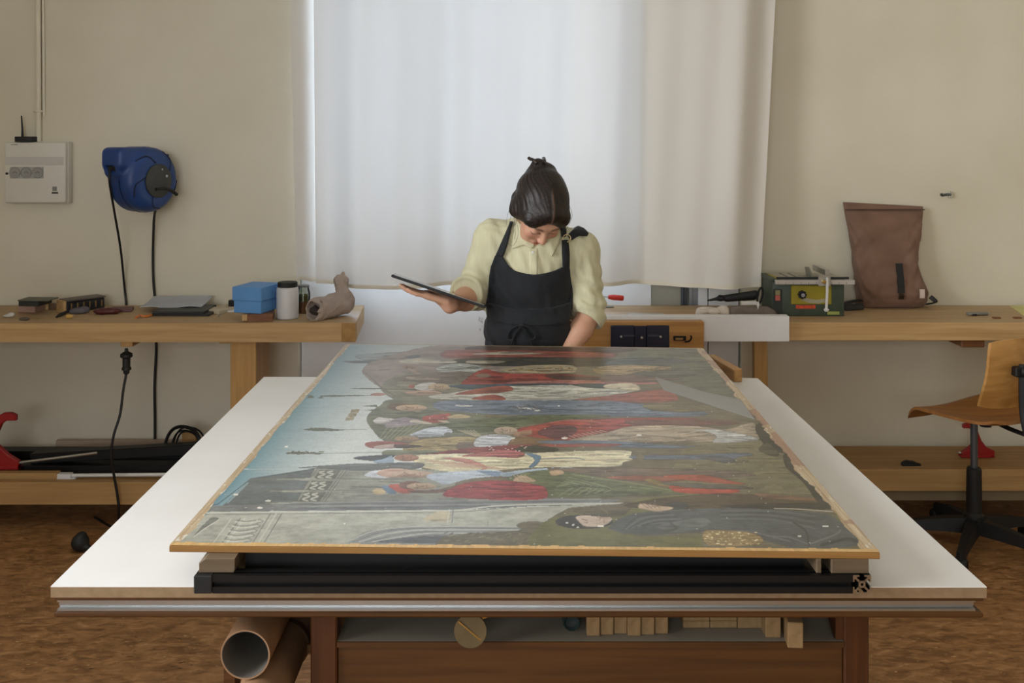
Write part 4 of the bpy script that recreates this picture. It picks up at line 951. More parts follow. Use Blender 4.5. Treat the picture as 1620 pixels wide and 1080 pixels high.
obj('case', B().box(X(27, 4.57), X(55, 4.57), 4.545, 4.60, zh+.0022, zh+.026, .003, 2), m_bk2, rt, 30)
obj('base_plate', B().box(X(25, 4.57), X(54, 4.57), 4.56, 4.61, zh+.0022, zh+.005), mat('brown plate', C(120, 88, 60), .6), rt, 0)
obj('antenna', B().tube([(X(35.5, 4.58), 4.58, zh+.02), (X(35, 4.58), 4.582, zh+.06), (X(33, 4.58), 4.585, Z(183, 4.585))], [.006, .0045, .003], 8), m_bk2, rt)
cd = thing('conduit_pipe', 'white cable conduit running up the wall from the switchboard', 'pipe', (X(60, 4.6), 4.6, zh))
obj('pipe', B().cyl((X(60, 4.6), WY-.014, zh+.003), (X(57.5, 4.6), WY-.014, 3.29), .0125, seg=16), m_wall, cd)
obj('pipe', B().cyl((X(67.5, 4.6), WY-.007, zh+.12), (X(63.5, 4.6), WY-.007, 3.29), .006, seg=10), m_wall, cd)
obj('clip', B().tube([(X(52, 4.6), WY-.002, Z(176, 4.6)), (X(55, 4.6), WY-.022, Z(176, 4.6)), (X(59, 4.6), WY-.030, Z(176, 4.6)), (X(63, 4.6), WY-.022, Z(176, 4.6)), (X(67, 4.6), WY-.002, Z(176, 4.6))], .006, 6), m_wall, cd)

# blue cable reel
rc = np.array([X(224, 4.44), 4.455, Z(284, 4.44)]); ax_ = np.array([.90, -.436, .0]); tg = np.array([-.436, -.90, 0.])
reel = thing('cable_reel', 'blue retractable cable reel with dark grey hub on the cream wall', 'cable reel', (rc[0], WY-.01, rc[2]-.14))
Rm = np.stack([ax_, tg, [0, 0, 1]], 1)
def loc(a, t_, z): return rc+ax_*a+tg*t_+np.array([0, 0, z])
vol = Vol(rc-np.array([.24, .24, .19]), rc+np.array([.2, .2, .19]), .005)
vol.cylr(rc, ax_, .142, .082, .045, k=.01)
vol.rbox(loc(-.012, .09, .094), (.062, .080, .048), .025, Rm, k=.02); vol.rbox(loc(-.018, .125, .072), (.050, .036, .058), .02, Rm, k=.02)
vol.rbox(loc(-.018, .164, .052), (.026, .016, .012), .004, Rm, k=.004, mode='sub')
V_, Q_ = vol.mesh(); V_ = relax(V_, Q_, 2, .5)
npobj('housing', V_, Q_, mat('blue plastic', C(28, 62, 122), .42, var=.1, spec=.5), reel)
obj('seam', B().lathe([(.1438, -.0015), (.1455, -.0015), (.1455, .0015), (.1438, .0015)], loc(.012, 0, 0), ax_, 60, closed=True), mat('dark blue seam', C(16, 34, 70), .5), reel)
hb = obj('hub', B().lathe([(.074, 0), (.074, .010), (.068, .014), (.030, .017), (0, .017)], loc(.078, -.008, -.005), ax_, 40), mat('dark grey plastic', C(56, 57, 54), .5, var=.1), reel)
for q_, r_ in ((loc(.096, -.018, .045), .004), (loc(.096, -.045, .015), .006)): obj('screw', B().lathe([(0, .002), (r_, .001), (r_, -.002)], q_, ax_, 10), m_alu, hb)
for k in range(5):
    a_ = k*2*PI/5+.5
    p0 = loc(.0835, -.076*math.cos(a_)*1.0-.008, .076*math.sin(a_)); p1 = loc(.079, -.118*math.cos(a_+.3), .118*math.sin(a_+.3)); p2 = loc(.066, -.134*math.cos(a_+.7), .132*math.sin(a_+.7))
    obj('rib', B().tube(smooth_path([p0, p1, p2], 5), .0035, 5), mat('dark blue seam', C(16, 34, 70), .5), reel)
obj('latch_lever', B().tube(smooth_path([loc(.098, .02, -.040), loc(.106, -.02, -.040), loc(.115, -.05, -.048), loc(.112, -.088, -.068)], 5), [.006]*10+[.008]*6, 8), m_bk2, reel)
obj('cable_mouth', B().box(-.024, .024, -.004, .004, -.010, .010, .002, xf=Matrix.Translation(Vector(loc(-.018, .153, .052))) @ Matrix(((ax_[0], tg[0], 0, 0), (ax_[1], tg[1], 0, 0), (0, 0, 1, 0), (0, 0, 0, 1)))), m_bk2, reel)
obj('wall_bracket', B().box(rc[0]-.05, rc[0]+.06, 4.555, WY-.001, rc[2]-.11, rc[2]+.11, .004), m_bk2, reel, 25)
cm_ = mat('black cable rubber', C(20, 19, 18), .5, var=.1)
m0 = loc(-.018, .166, .045)
tag(obj('reel_cable', B().tube(smooth_path([m0, m0+np.array([0, -.005, -.05]), (X(181, 4.42), 4.42, Z(335, 4.42)), (X(191, 4.52), 4.52, Z(395, 4.52)), (X(197, 4.602), 4.602, Z(455, 4.602)), (X(199.5, 4.605), 4.605, BZ+.01), (X(201, 4.605), 4.605, BZ-.05), (X(204, 4.605), 4.605, BZ-.12)], 8), .0052, 8), cm_, loc=m0),
    'black cable from the mouth of the blue reel down behind the bench', 'cable')
tag(obj('feed_cable', B().tube(smooth_path([(X(246, 4.5), 4.50, Z(331, 4.5)), (X(243.5, 4.57), 4.57, Z(350, 4.57)), (X(242, 4.604), 4.604, Z(400, 4.604)), (X(242.5, 4.606), 4.606, Z(440, 4.606)), (X(246, 4.606), 4.606, Z(490, 4.606)), (X(247, 4.606), 4.606, Z(550, 4.606)), (X(244.5, 4.606), 4.606, Z(610, 4.606)), (X(245, 4.606), 4.606, Z(660, 4.606)), (X(245, 4.60), 4.60, Z(704, 4.6))], 8), .0058, 8), cm_),
    'long black feed cable hanging straight down the wall right of the reel', 'cable')
ex = thing('extension_cable', 'black cable with a connector hung from the cleat under the left bench', 'cable', (X(200, 4.14), 4.14, Z(590, 4.14)))
yc = 4.175
obj('connector', B().lathe([(0, 0), (.006, 0), (.008, .012), (.024, .022), (.025, .034), (.016, .040), (.0155, .075), (.019, .080), (.019, .088), (.013, .090), (.012, .102), (.0075, .106), (0, .106)], (X(200, yc), yc, Z(551, yc)), (0, 0, -1), 18), m_bk2, ex)
obj('cord', B().tube(smooth_path([(X(200, yc), yc, Z(590, yc)), (X(198, yc), yc-.02, Z(615, yc)), (X(190, 4.11), 4.11, Z(655, 4.11)), (X(180, 4.09), 4.09, Z(688, 4.09)), (X(176, 4.09), 4.09, Z(720, 4.09)), (X(181, 4.11), 4.11, Z(755, 4.11)), (X(186, 4.12), 4.12, Z(785, 4.12)), (X(188, 4.13), 4.13, Z(810, 4.13)), (X(183, 4.18), 4.18, .0065), (X(150, 4.3), 4.3, .0065)], 8), .0055, 8), cm_, ex)

# ------------------------------------------------------------------ low shelf, left
def clamp(name, lab, cx, cy_, cz, s, bar_dir, flip=1, bar_len=.6):
    t_ = thing(name, lab, 'clamp', (cx, cy_, cz))
    m_red = mat('red cast clamp', C(150, 22, 22), .45, var=.12)
    pts = [(-.13, 0), (.10, 0), (.10, .035), (.055, .062), (-.005, .118), (.010, .150), (.028, .190), (.048, .205), (.088, .205), (.088, .228), (.066, .238), (.035, .237), (.008, .222), (-.012, .185), (-.036, .120), (-.07, .075), (-.13, .045)]
    obj('jaw', B().prism([(cx+flip*p*s, cz+q_*s) for p, q_ in pts], cy_-.013, cy_+.013, bev=.004), m_red, t_, 30)
    obj('foot', B().box(cx-.11*s, cx+.10*s, cy_-.020, cy_+.020, cz, cz+.020*s, .003), m_red, t_, 30)
    a = Vector((cx+flip*.09*s, cy_, cz+.024*s)); obj('bar', B().tube([a, a+Vector(bar_dir)*bar_len], .006, 6), mat('steel bar', C(180, 176, 168), .35, .9), t_)
    return t_
LS = .1853
clamp('bar_clamp', 'red bar clamp with steel bar at the far left of the low shelf', X(-3, 4.28), 4.262, LS+.0395, 1.0, Vector((.99, 0, .125)), 1, .34)
m_blk2 = mat('black profile', C(18, 18, 17), .5, .2, var=.15)
for (x0, x1, y0, y1, z0, z1, a_, lb_) in ((-2.42, -1.30, 4.43, 4.50, LS, LS+.062, 2.0, 'rearmost long black profile on the left low shelf by the wall'),
                                        (-2.36, -1.24, 4.305, 4.385, LS, LS+.038, 0, 'middle long black profile on the left low shelf'),
                                        (-2.06, -1.24, 4.325, 4.38, LS+.0385, LS+.082, -3.2, 'black profile tilted up on top of the middle profile')):
    tag(obj('black_profile', B().box(x0, x1, y0, y1, z0, z1, .003, xf=rot(((x0+x1)/2 if a_ != -3.2 else x0, y0, z0), a_ if a_ == -3.2 else 0, 'Y')), m_blk2, smooth=20), lb_, 'profile')
tag(obj('white_lath', B().box(-2.05, -1.45, 4.545, 4.565, LS, LS+.075, .001), mat('pale lath', C(170, 150, 128), .7), smooth=0), 'pale lath on edge against the wall behind the black profiles', 'lath')
tag(obj('wooden_strip', B().box(-2.36, X(91, 4.20), 4.196, 4.232, .2005, .228, .002), m_lowb, smooth=20), 'plain wooden strip lying along the left end of the low shelf', 'strip') 
wt = thing('white_tube', 'thin white tube with a square connector on the left low shelf', 'tube', (X(170, 4.22), 4.22, .19))
obj('connector', B().box(X(92, 4.21), X(114, 4.21), 4.197, 4.225, .2005, .223, .002).box(X(92, 4.21), X(121, 4.21), 4.196, 4.226, .1998, .206), m_white, wt, 20)
obj('rod', B().cyl((X(113, 4.21), 4.211, .2135), (X(300, 4.21), 4.211, .218), .0075, seg=10), mat('white tube plastic', C(222, 220, 214), .4), wt)
co = thing('cable_coil', 'coil of black cable standing on the left low shelf beside the table edge', 'cable coil', (X(288, 4.4), 4.40, .29))
for k, (cx_, rx_, h_) in enumerate(((290, .082, .105), (289, .075, .096), (292, .060, .080), (294, .050, .074), (296, .07, .09))):
    c0 = X(cx_, 4.40)
    obj('loop', B().tube([(c0+rx_*math.cos(a), 4.39+.008*k+.01*math.sin(3*a), .268+max(0, h_*math.sin(a))-.004*k*(math.sin(a) < 0)) for a in np.linspace(-.15, PI+.15, 26)], .0042, 7), cm_, co)
tag(obj('wood_offcut', B().box(X(283, 4.47), X(305, 4.47), 4.51, 4.535, LS, Z(683, 4.5), .002), m_lowb, smooth=20), 'wood offcut standing inside the black cable coil', 'offcut')
fp = thing('black_plug', 'black rubber plug on a short cord on the floor left of the table', 'plug', (X(128, 3.98), 3.96, 0))
vol = Vol((X(128, 3.96)-.07, 3.88, -.005), (X(128, 3.96)+.09, 4.04, .11), .004); c_ = X(127, 3.96)
vol.ell((c_, 3.96, .034), (.034, .034, .034), .01).ell((c_+.006, 3.96, .062), (.018, .018, .014), .01).cap((c_, 3.96, .03), (c_+.05, 3.94, .014), .018, .010, .01)
V_, Q_ = vol.mesh(); npobj('plug_body', V_, Q_, m_bk2, fp)
obj('cord', B().tube(smooth_path([(c_+.045, 3.942, .014), (c_+.09, 3.92, .008), (c_+.2, 3.88, .0065), (c_+.4, 3.85, .0065)], 6), .0055, 8), cm_, fp)

# ------------------------------------------------------------------ things on the left bench
T = BZ+.0004
def Yb(v): return F*(H-BZ)/(v-CY)
def bx(name, lab, cat, u0, u1, vb, h, d, m, a=0, z=T, bev=.002, grp=None):
    y = F*(H-z)/(vb-CY); x0, x1 = X(u0, y), X(u1, y)
    return tag(obj(name, B().box(x0, x1, y, y+d, z, z+h, bev, xf=rotz(((x0+x1)/2, y, 0), a)), m, smooth=20), lab, cat, grp)
m_pink = mat('pinkish card', C(166, 132, 116), .75); m_dgr = mat('dark green card', C(44, 48, 42), .6); m_pl = mat('olive card', C(96, 96, 82), .6)
bx('card_box', 'pinkish cardboard box at the far left of the left bench', 'box', 28, 56, 494.5, .038, .12, m_pink, -6)
bx('dark_case', 'dark green case on top of the pinkish box', 'case', 28, 62, 484.5, .024, .105, m_dgr, -6, z=T+.0385)
bx('thin_card', 'thin olive card lying on the dark green case', 'card', 26, 77, 476.5, .005, .09, m_pl, -4, z=T+.063)
bx('small_wood_block', 'small brown wooden block right of the pinkish box', 'block', 62, 76, 490, .035, .05, m_bench, 10)
bx('rough_wood_piece', 'rough dark brown wood piece behind at the wall, left of the ridged case', 'wood piece', 77, 97, 489.5, .026, .03, wood('dark rough wood', C(98, 76, 50), C(120, 96, 66), 'x'), 0)
def blob(name, lab, cat, u, vb, prims, m, h=.004, z=T, disp=0, seed=1, fr=120):
    y = F*(H-z)/(vb-CY); c = np.array([X(u, y), y, z]); vol = Vol(c-np.array([.16, .10, .0]), c+np.array([.16, .16, .16]), h)
    for p in prims:
        if p[0] == 'e': vol.ell(c+np.array(p[1]), p[2], .012)
        else: vol.cap(c+np.array(p[1]), c+np.array(p[2]), p[3], p[4], .012)
    if disp: x_, y_2, z_ = vol.grids(); vol.f += disp*(wob(x_, y_2, z_, seed, fr)+.5*wob(x_, y_2, z_, seed+1, fr*2)).astype(np.float32)
    x_, y_2, z_ = vol.grids(); vol.f = np.maximum(vol.f, z+.0006-z_).astype(np.float32)
    V_, Q_ = vol.mesh(); o = npobj(name, V_, Q_, m, None, loc=c); return tag(o, lab, cat)
blob('crumpled_scrap', 'white crumpled scrap at the front of the left bench, far left', 'scrap', 14, 502, [('e', (-.006, .01, .006), (.022, .014, .007)), ('e', (.006, .012, .012), (.014, .012, .008))], mat('white paper scrap', C(206, 200, 192), .8), .0025, disp=.003)
blob('flat_stone', 'small flat grey eraser near the front edge below the pinkish box', 'eraser', 36, 507, [('e', (0, .012, .005), (.022, .013, .007))], mat('grey eraser', C(86, 78, 66), .8), .0025)
rk2 = thing('ridged_case', 'long dark ridged case with a pale wooden end on the left bench', 'case', (X(133, 4.38), 4.40, T))
A_ = Vector((X(101, Yb(496)), Yb(496), T)); Bv = Vector((X(166, Yb(487.5)), Yb(487.5), T)); dr = (Bv-A_).normalized(); ang = math.degrees(math.atan2(dr.y, dr.x)); Ln = (Bv-A_).length
xfc = Matrix.Translation(A_) @ Matrix.Rotation(math.radians(ang), 4, 'Z')
obj('body', B(xfc).box(.012, Ln, 0, .07, .0, .048, .004), mat('dark case', C(34, 32, 36), .5, var=.2), rk2, 25)
obj('wooden_end', B(xfc).box(0, .0115, 0, .07, .0, .053, .002), m_bench, rk2, 25)
obj('lid', B(xfc).box(.013, Ln+.003, -.003, .072, .0485, .056, .002), mat('grey brown lid', C(98, 88, 78), .5), rk2, 25)
for k in range(16): obj('ridge', B(xfc).box(.03+k*(Ln-.04)/16, .03+k*(Ln-.04)/16+.006, -.005, -.0002, .012, .040, .001), mat('dark case', C(34, 32, 36), .5, var=.2) if k % 3 else mat('brass teeth', C(150, 122, 78), .4, .6), rk2, 20)
blob('grey_cloth', 'grey rag lying in front of the ridged case', 'rag', 123, 497, [('e', (-.01, .02, .010), (.035, .022, .015)), ('e', (.02, .03, .014), (.02, .02, .014))], mat('grey rag', C(96, 92, 96), .85), .003, disp=.003)
tag(obj('black_tool', B().tube([(X(90, Yb(503)), Yb(503.5), T+.005), (X(97, Yb(500)), Yb(500.5), T+.008), (X(105, Yb(497)), Yb(497.5), T+.009)], [.003, .008, .007], 8), m_bk2), 'small black tool left of the yellow scrap on the left bench', 'tool')
blob('yellow_scrap', 'small yellow foam scrap in front of the ridged case', 'scrap', 108, 504, [('e', (0, .01, .007), (.016, .012, .011))], mat('yellow foam', C(190, 152, 78), .8), .0025, disp=.002)
blob('red_pouch', 'dark red leather pouch on the left bench right of the ridged case', 'pouch', 165, 498, [('e', (-.01, .02, .013), (.045, .026, .014)), ('e', (.03, .03, .012), (.03, .02, .012))], mat('dark red leather', C(82, 30, 32), .45), .003, disp=.002)
bx('plum_wallet', 'flat plum coloured wallet behind the dark red pouch', 'wallet', 172, 207, 494, .012, .09, mat('plum leather', C(104, 70, 72), .6), 14)
tag(obj('orange_strap', B().tube(smooth_path([(X(215, Yb(504)), Yb(504), T+.005), (X(222, Yb(501)), Yb(501), T+.007), (X(229, Yb(503)), Yb(503), T+.006), (X(240, Yb(500)), Yb(500), T+.006)], 5), .0055, 8, flat=.6), mat('orange rubber', C(220, 120, 44), .5)), 'small orange rubber strap in front of the paper stack', 'strap')
bx('black_folder', 'lowest black folder of the stack on the left bench', 'folder', 238, 331, 500, .010, .20, mat('black folder', C(34, 36, 36), .5), -2)
bx('black_folder', 'upper black folder with a raised corner in the stack on the left bench', 'folder', 240, 322, 496.5, .010, .19, mat('black folder', C(34, 36, 36), .5), 0, z=T+.0105)
y0 = Yb(494)
G = [[(X(222, y0)+.262*i/12, y0-.006+.17*j/8+.012*i/12, T+.0215+.010*math.sin(i*.8)*(1-j/8)*.4+.020*(j/8)**2) for j in range(9)] for i in range(13)]
tag(obj('grey_sheet', B().grid(G, (0, 0, .004)), mat('grey blue paper', C(176, 179, 184), .6)), 'curled grey blue sheets on top of the black folders', 'paper')
bx('paper_pad', 'cream paper pad right of the black folders', 'paper pad', 318, 350, 496, .016, .17, mat('cream paper', C(190, 176, 150), .7), -24)
tag(obj('small_hook', B().tube(smooth_path([(X(345, Yb(502)), Yb(502), T+.002), (X(348, Yb(501)), Yb(501), T+.012), (X(351, Yb(501)), Yb(501), T+.010), (X(349, Yb(503)), Yb(503), T+.002)], 5), .0018, 6), mat('steel bar', C(180, 176, 168), .35, .9)), 'small bent steel hook in front of the cream paper pad', 'hook')
bx('white_plinth', 'thin white slab left of the blue boxes', 'slab', 358, 390, 494, .006, .06, m_white, 0)
tag(obj('black_canister', B().lathe([(0, 0), (.016, 0), (.017, .002), (.017, .034), (.015, .036), (0, .036)], (X(367, Yb(490)), Yb(490)+.006, T+.0063), (0, 0, 1), 20), m_bk2), 'short black canister on the white slab beside the blue box', 'canister')
yw = Yb(509.5); xfw = rotz((X(410, yw), yw, 0), 10)
wk = thing('wood_offcut', 'brown wooden offcut under the blue boxes', 'offcut', (X(410, yw), yw+.05, T))
obj('block', B(xfw).box(X(392, yw), X(431, yw), yw, yw+.15, T, T+.0335, .002), wood('reddish offcut', C(98, 62, 34), C(126, 82, 48), 'x'), wk, 20)
obj('pale_end', B(xfw).box(X(383, yw), X(391.8, yw), yw+.01, yw+.15, T+.004, T+.030, .002), m_bench, wk, 20)
m_blu = mat('blue card', C(92, 148, 206), .55, var=.04)
bb = thing('blue_box', 'blue cardboard box with overlapping lid on the left bench', 'box', (X(405, 4.4), 4.40, T+.041))
yB = F*(H-BZ-.041)/(496.5-CY); cpt = (X(411, yB), yB, 0); xfb = rotz(cpt, 26)
wd = .098; xr_ = X(411, yB)
NB = Vector((-1.033, 4.156, 0)); XB = Matrix.Translation(NB) @ Matrix.Rotation(math.radians(-15), 4, 'Z')
obj('box_body', B(XB).box(-.125, 0, .003, .160, T+.0340, T+.092, .002), m_blu, bb, 20)
obj('box_lid', B(XB).box(-.130, .005, -.002, .165, T+.0850, T+.1415, .002), m_blu, bb, 20)
jy = Yb(506); jx = X(451.5, jy)
jr = thing('white_jar', 'white translucent plastic jar with black screw lid on the left bench', 'jar', (jx, jy+.045, T))
obj('body', B().lathe([(0, 0), (.040, 0), (.0455, .004), (.046, .012), (.046, .120), (.044, .128), (.040, .132), (0, .132)], (jx, jy+.04, T), (0, 0, 1), 40), mat('milky plastic', C(206, 204, 202), .4, var=.02), jr)
obj('lid', B().lathe([(.039, .1322), (.0415, .134), (.0415, .150), (.039, .153), (0, .153)], (jx, jy+.04, T), (0, 0, 1), 40), m_bk2, jr)
gy_ = Yb(497); gx_ = X(477, gy_)
gj = thing('glass_jar', 'glass jar half hidden between the white jar and the sack', 'jar', (gx_, gy_+.04, T))
obj('glass', B().lathe([(0, 0), (.026, 0), (.030, .004), (.030, .088), (.026, .100), (.024, .112), (.0225, .112), (.0245, .099), (.0285, .087), (.0285, .004), (0, .003)], (gx_, gy_+.04, T), (0, 0, 1), 28), clear_mat('jar glass', (.9, .93, .9, 1)), gj)
obj('brown_filling', B().lathe([(0, .0035), (.028, .0035), (.028, .050), (0, .050)], (gx_, gy_+.04, T), (0, 0, 1), 24), mat('brown powder', C(150, 94, 54), .8, var=.2), gj)
obj('olive_filling', B().lathe([(0, .0505), (.028, .0505), (.028, .078), (0, .078)], (gx_, gy_+.04, T), (0, 0, 1), 24), mat('olive powder', C(108, 100, 40), .8, var=.2), gj)
obj('lid', B().lathe([(.024, .1122), (.026, .113), (.026, .119), (0, .120)], (gx_, gy_+.04, T), (0, 0, 1), 24), mat('grey lid', C(110, 112, 112), .4), gj)
# crumpled sack
sy = Yb(509); P0 = np.array([X(498, sy), sy+.045, T+.044]); P1 = np.array([X(541, sy+.14), sy+.15, T+.056]); P2 = np.array([X(540, sy+.17), sy+.17, T+.135])
vol = Vol(np.minimum(P0, P2)-np.array([.09, .08, .0])*1.0, np.maximum(P0, P2)+np.array([.10, .08, .06]), .0042); vol.lo[2] = vol.lo[2]
vol = Vol((P0[0]-.09, P0[1]-.08, T-.003), (P1[0]+.07, P1[1]+.08, T+.19), .0042)
vol.cap(P0, P1, .047, .046, .02).cap(P1+np.array([0, 0, .02]), P2, .028, .024, .02).ell(P2+np.array([-.014, 0, .004]), (.010, .022, .030), .008).ell(P2+np.array([.006, .006, .016]), (.009, .02, .034), .008).ell(P2+np.array([.022, -.004, .0]), (.010, .018, .026), .008).ell(P1+np.array([.022, 0, .012]), (.02, .03, .045), .02)
x_, y2_, z_ = vol.grids()
vol.f += (.0075*wob(x_, y2_, z_, 21, 45)+.0085*np.abs(wob(x_, y2_, z_, 22, 75))+.0055*np.abs(wob(x_, y2_, z_, 23, 150))-.005).astype(np.float32)
dirv = (P1-P0)/np.linalg.norm(P1-P0); vol.cap(P0-dirv*.09, P0-dirv*.004, .036, .038, .006, mode='sub')
vol.f = np.maximum(vol.f, T+.0006-z_).astype(np.float32)
V_, Q_ = vol.mesh(); sk = npobj('crumpled_sack', V_, Q_, mat('grey pink paper cloth', C(168, 152, 140), .85, var=.08, scale=20, bump=.2, bscale=60), None, loc=(P0[0], P0[1], T))
tag(sk, 'crumpled greyish sack with an open end near the right end of the left bench', 'sack')
blob('dark_rag', 'dark rag stuffed in the open end of the greyish sack', 'rag', 494, 508, [('e', (0, .045, .040), (.02, .02, .02)), ('e', (.012, .05, .03), (.018, .02, .016))], mat('dark rag', C(62, 54, 50), .9), .003, disp=.006, seed=9)

# ------------------------------------------------------------------ things on the right bench
ch = thing('chisel', 'steel screwdriver with red handle lying on the right bench beside the woman', 'screwdriver', (X(970, 4.45), 4.46, T))
yk = 4.50; zc = T+.014
obj('handle', B().lathe([(0, 0), (.009, .001), (.012, .006), (.0125, .05), (.010, .062), (.008, .070), (0, .070)], (X(987, yk), yk, T+.046), (-1, 0, .09), 14), mat('red handle', C(186, 44, 32), .4), ch)
obj('shank', B().cyl((X(963, yk), yk, T+.052), (X(930, yk), yk, T+.057), .0035, seg=8), m_alu, ch)
obj('rest', B().box(X(930, yk), X(946, yk), yk-.012, yk+.012, T, T+.052), m_bench, ch, 0)
bx('steel_scraper', 'small grey steel scraper on the right bench below the red handle', 'scraper', 945, 972, 487, .004, .03, mat('dull steel', C(110, 106, 100), .5, .5), 6)
bx('plastic_sleeve', 'clear grey sheet lying at the front of the right bench', 'sheet', 996, 1052, 498.5, .0012, .05, mat('grey film', C(176, 172, 166), .3), 0, bev=0)
blob('crumpled_paper', 'crumpled off-white paper on the right bench under the black glue gun', 'paper', 1131, 503, [('c', (-.06, .02, .012), (.05, .03, .014), .018, .018), ('e', (-.02, .05, .02), (.05, .035, .02)), ('e', (.04, .05, .022), (.035, .03, .02)), ('c', (.0, .02, .03), (.06, .05, .040), .01, .008)], mat('off white crumpled paper', C(206, 194, 180), .8), .0035, disp=.010, seed=5, fr=85)
sl = blob('brown_stone', 'brown rounded stone block in front of the green saw', 'stone', 1192, 503, [('c', (-.07, .03, .016), (.055, .03, .016), .030, .030), ('e', (.07, .03, .012), (.035, .035, .024))], mat('brown grey stone', C(112, 100, 90), .8, var=.1, scale=30), .004, disp=.001)
yp = Yb(502)
tag(obj('paper_strip', B().tube(smooth_path([(X(1189, yp-.01), yp-.012, T+.005), (X(1195, yp), yp-.006, T+.028), (X(1200, yp), yp+.006, T+.052), (X(1196, yp), yp+.03, T+.056), (X(1176, yp), yp+.04, T+.054)], 6), .008, 8, flat=.15), mat('white tape', C(204, 198, 192), .7)), 'white paper strip draped over the brown stone block', 'paper strip')
gg = thing('glue_gun', 'black glue gun with a ring stand lying across the crumpled paper', 'glue gun', (X(1160, 4.4), 4.42, T))
yg = 4.45
vol = Vol((X(1112, yg), yg-.05, T+.0), (X(1215, yg)+.02, yg+.05, T+.12), .0035)
vol.cap((X(1120, yg), yg, T+.044), (X(1140, yg), yg, T+.054), .004, .009, .01).cap((X(1140, yg), yg, T+.054), (X(1195, yg), yg, T+.072), .011, .017, .015).cap((X(1150, yg), yg, T+.05), (X(1192, yg), yg, T+.060), .012, .014, .01)
V_, Q_ = vol.mesh(); npobj('body', V_, Q_, m_bk2, gg)
obj('ring', B().tube([(X(1201, yg)+.010*math.cos(a)+.006*math.sin(a), yg-.012, T+.066+.036*math.sin(a)) for a in np.linspace(0, 2*PI, 25)], .0045, 7, cap=False), m_bk2, gg)
obj('wire_loop', B().tube(smooth_path([(X(1134, yg), yg-.014, T+.052), (X(1136, yg), yg-.016, T+.068), (X(1141, yg), yg-.016, T+.066), (X(1147, yg), yg-.014, T+.052)], 5), .0022, 6), m_bk2, gg)
# bench saw
Ys = 4.30; m_grn = mat('dark green hammered enamel', C(62, 74, 60), .5, var=.12, scale=40)
saw = thing('table_saw', 'small green bench table saw with steel fence beside the brown bag', 'table saw', (X(1280, Ys), Ys+.09, T))
xs0, xs1 = X(1222, Ys), X(1336, Ys); zt_ = Z(441, Ys)
obj('housing', B().box(xs0, xs1, Ys, Ys+.19, T, zt_-.012, .005, 2), m_grn, saw, 30)
m_ys = mat('mustard plate', C(150, 136, 30), .5, var=.05)
obj('table_plate', B().box(X(1233, Ys), X(1336, Ys), Ys-.006, Ys+.20, zt_-.011, zt_+.001, .002), mat('cast aluminium', C(176, 172, 158), .45, .4), saw, 20)
obj('table_wing', B().box(xs0-.004, X(1232, Ys), Ys-.004, Ys+.20, zt_-.014, zt_, .003), m_grn, saw, 20)
obj('yellow_stripe', B().box(X(1228, Ys), X(1234, Ys), Ys-.007, Ys+.15, zt_-.008, zt_+.0016), m_ys, saw, 0)
for u_ in (1250, 1264): obj('table_slot', B().box(X(u_, Ys), X(u_+2.2, Ys), Ys, Ys+.19, zt_+.0008, zt_+.0014), m_bk2, saw, 0)
obj('table_slot', B().box(X(1272, Ys), X(1290, Ys), Ys+.09, Ys+.098, zt_+.0008, zt_+.0014), m_bk2, saw, 0)
obj('blade_guard', B().prism([(Ys+.03, zt_+.002), (Ys+.12, zt_+.002), (Ys+.14, zt_+.035), (Ys+.10, zt_+.038)], X(1288, Ys), X(1291, Ys), plane='yz'), mat('smoky guard', C(120, 118, 104), .3), saw, 0)
fe = obj('fence_rail', B().box(X(1224, Ys), X(1349, Ys), Ys-.028, Ys-.012, Z(448.5, Ys), Z(441.5, Ys), .001), mat('rule steel', C(196, 192, 186), .4, .5), saw, 0)
for k in range(40): 
    if k % 4 == 0: obj('scale_tick', B().box(X(1228+k*3, Ys), X(1228.5+k*3, Ys), Ys-.0285, Ys-.028, Z(448, Ys), Z(445, Ys)), m_bk2, fe, 0)
obj('fence_block', B().box(X(1291, Ys), X(1310, Ys), Ys-.036, Ys-.0285, Z(451, Ys), Z(434, Ys), .002).box(X(1302, Ys), X(1309, Ys), Ys-.030, Ys+.15, Z(434, Ys), Z(425, Ys), .001), m_alu, saw, 20)
obj('fence_screw', B().lathe([(0, .014), (.007, .013), (.008, 0)], (X(1299, Ys), Ys-.036, Z(443.5, Ys)), (0, -1, 0), 14), mat('brass', C(190, 160, 90), .3, 1.0), saw)
obj('lock_lever', B().tube([(X(1304, Ys), Ys-.042, Z(437, Ys)), (X(1303, Ys), Ys-.048, Z(460, Ys)), (X(1301.5, Ys), Ys-.05, Z(486, Ys))], [.006, .0062, .006], 10).lathe([(0, .008), (.008, .006), (.0115, 0), (.008, -.006), (0, -.008)], (X(1301.5, Ys), Ys-.05, Z(487, Ys)), (0, 0, 1), 14), mat('white lever', C(206, 204, 198), .4), saw)
obj('yellow_panel', B().box(X(1251, Ys), X(1315, Ys), Ys-.004, Ys-.0003, Z(481, Ys), Z(451, Ys), .003), m_ys, saw, 20)
ar = B(); ar.prism([(X(u, Ys), Z(v, Ys)) for u, v in ((1266, 474), (1275, 471), (1290, 474), (1304, 472), (1308, 470), (1308, 477), (1295, 480), (1280, 479))], Ys-.0046, Ys-.004)
obj('angle_scale', ar, mat('scale print', C(160, 152, 128), .5), saw, 0)
kn = B()
kn.lathe([(0, .02), (.009, .02), (.011, .016), (.011, 0)], (X(1268, Ys), Ys-.004, Z(465.5, Ys)), (0, -1, 0), 20)
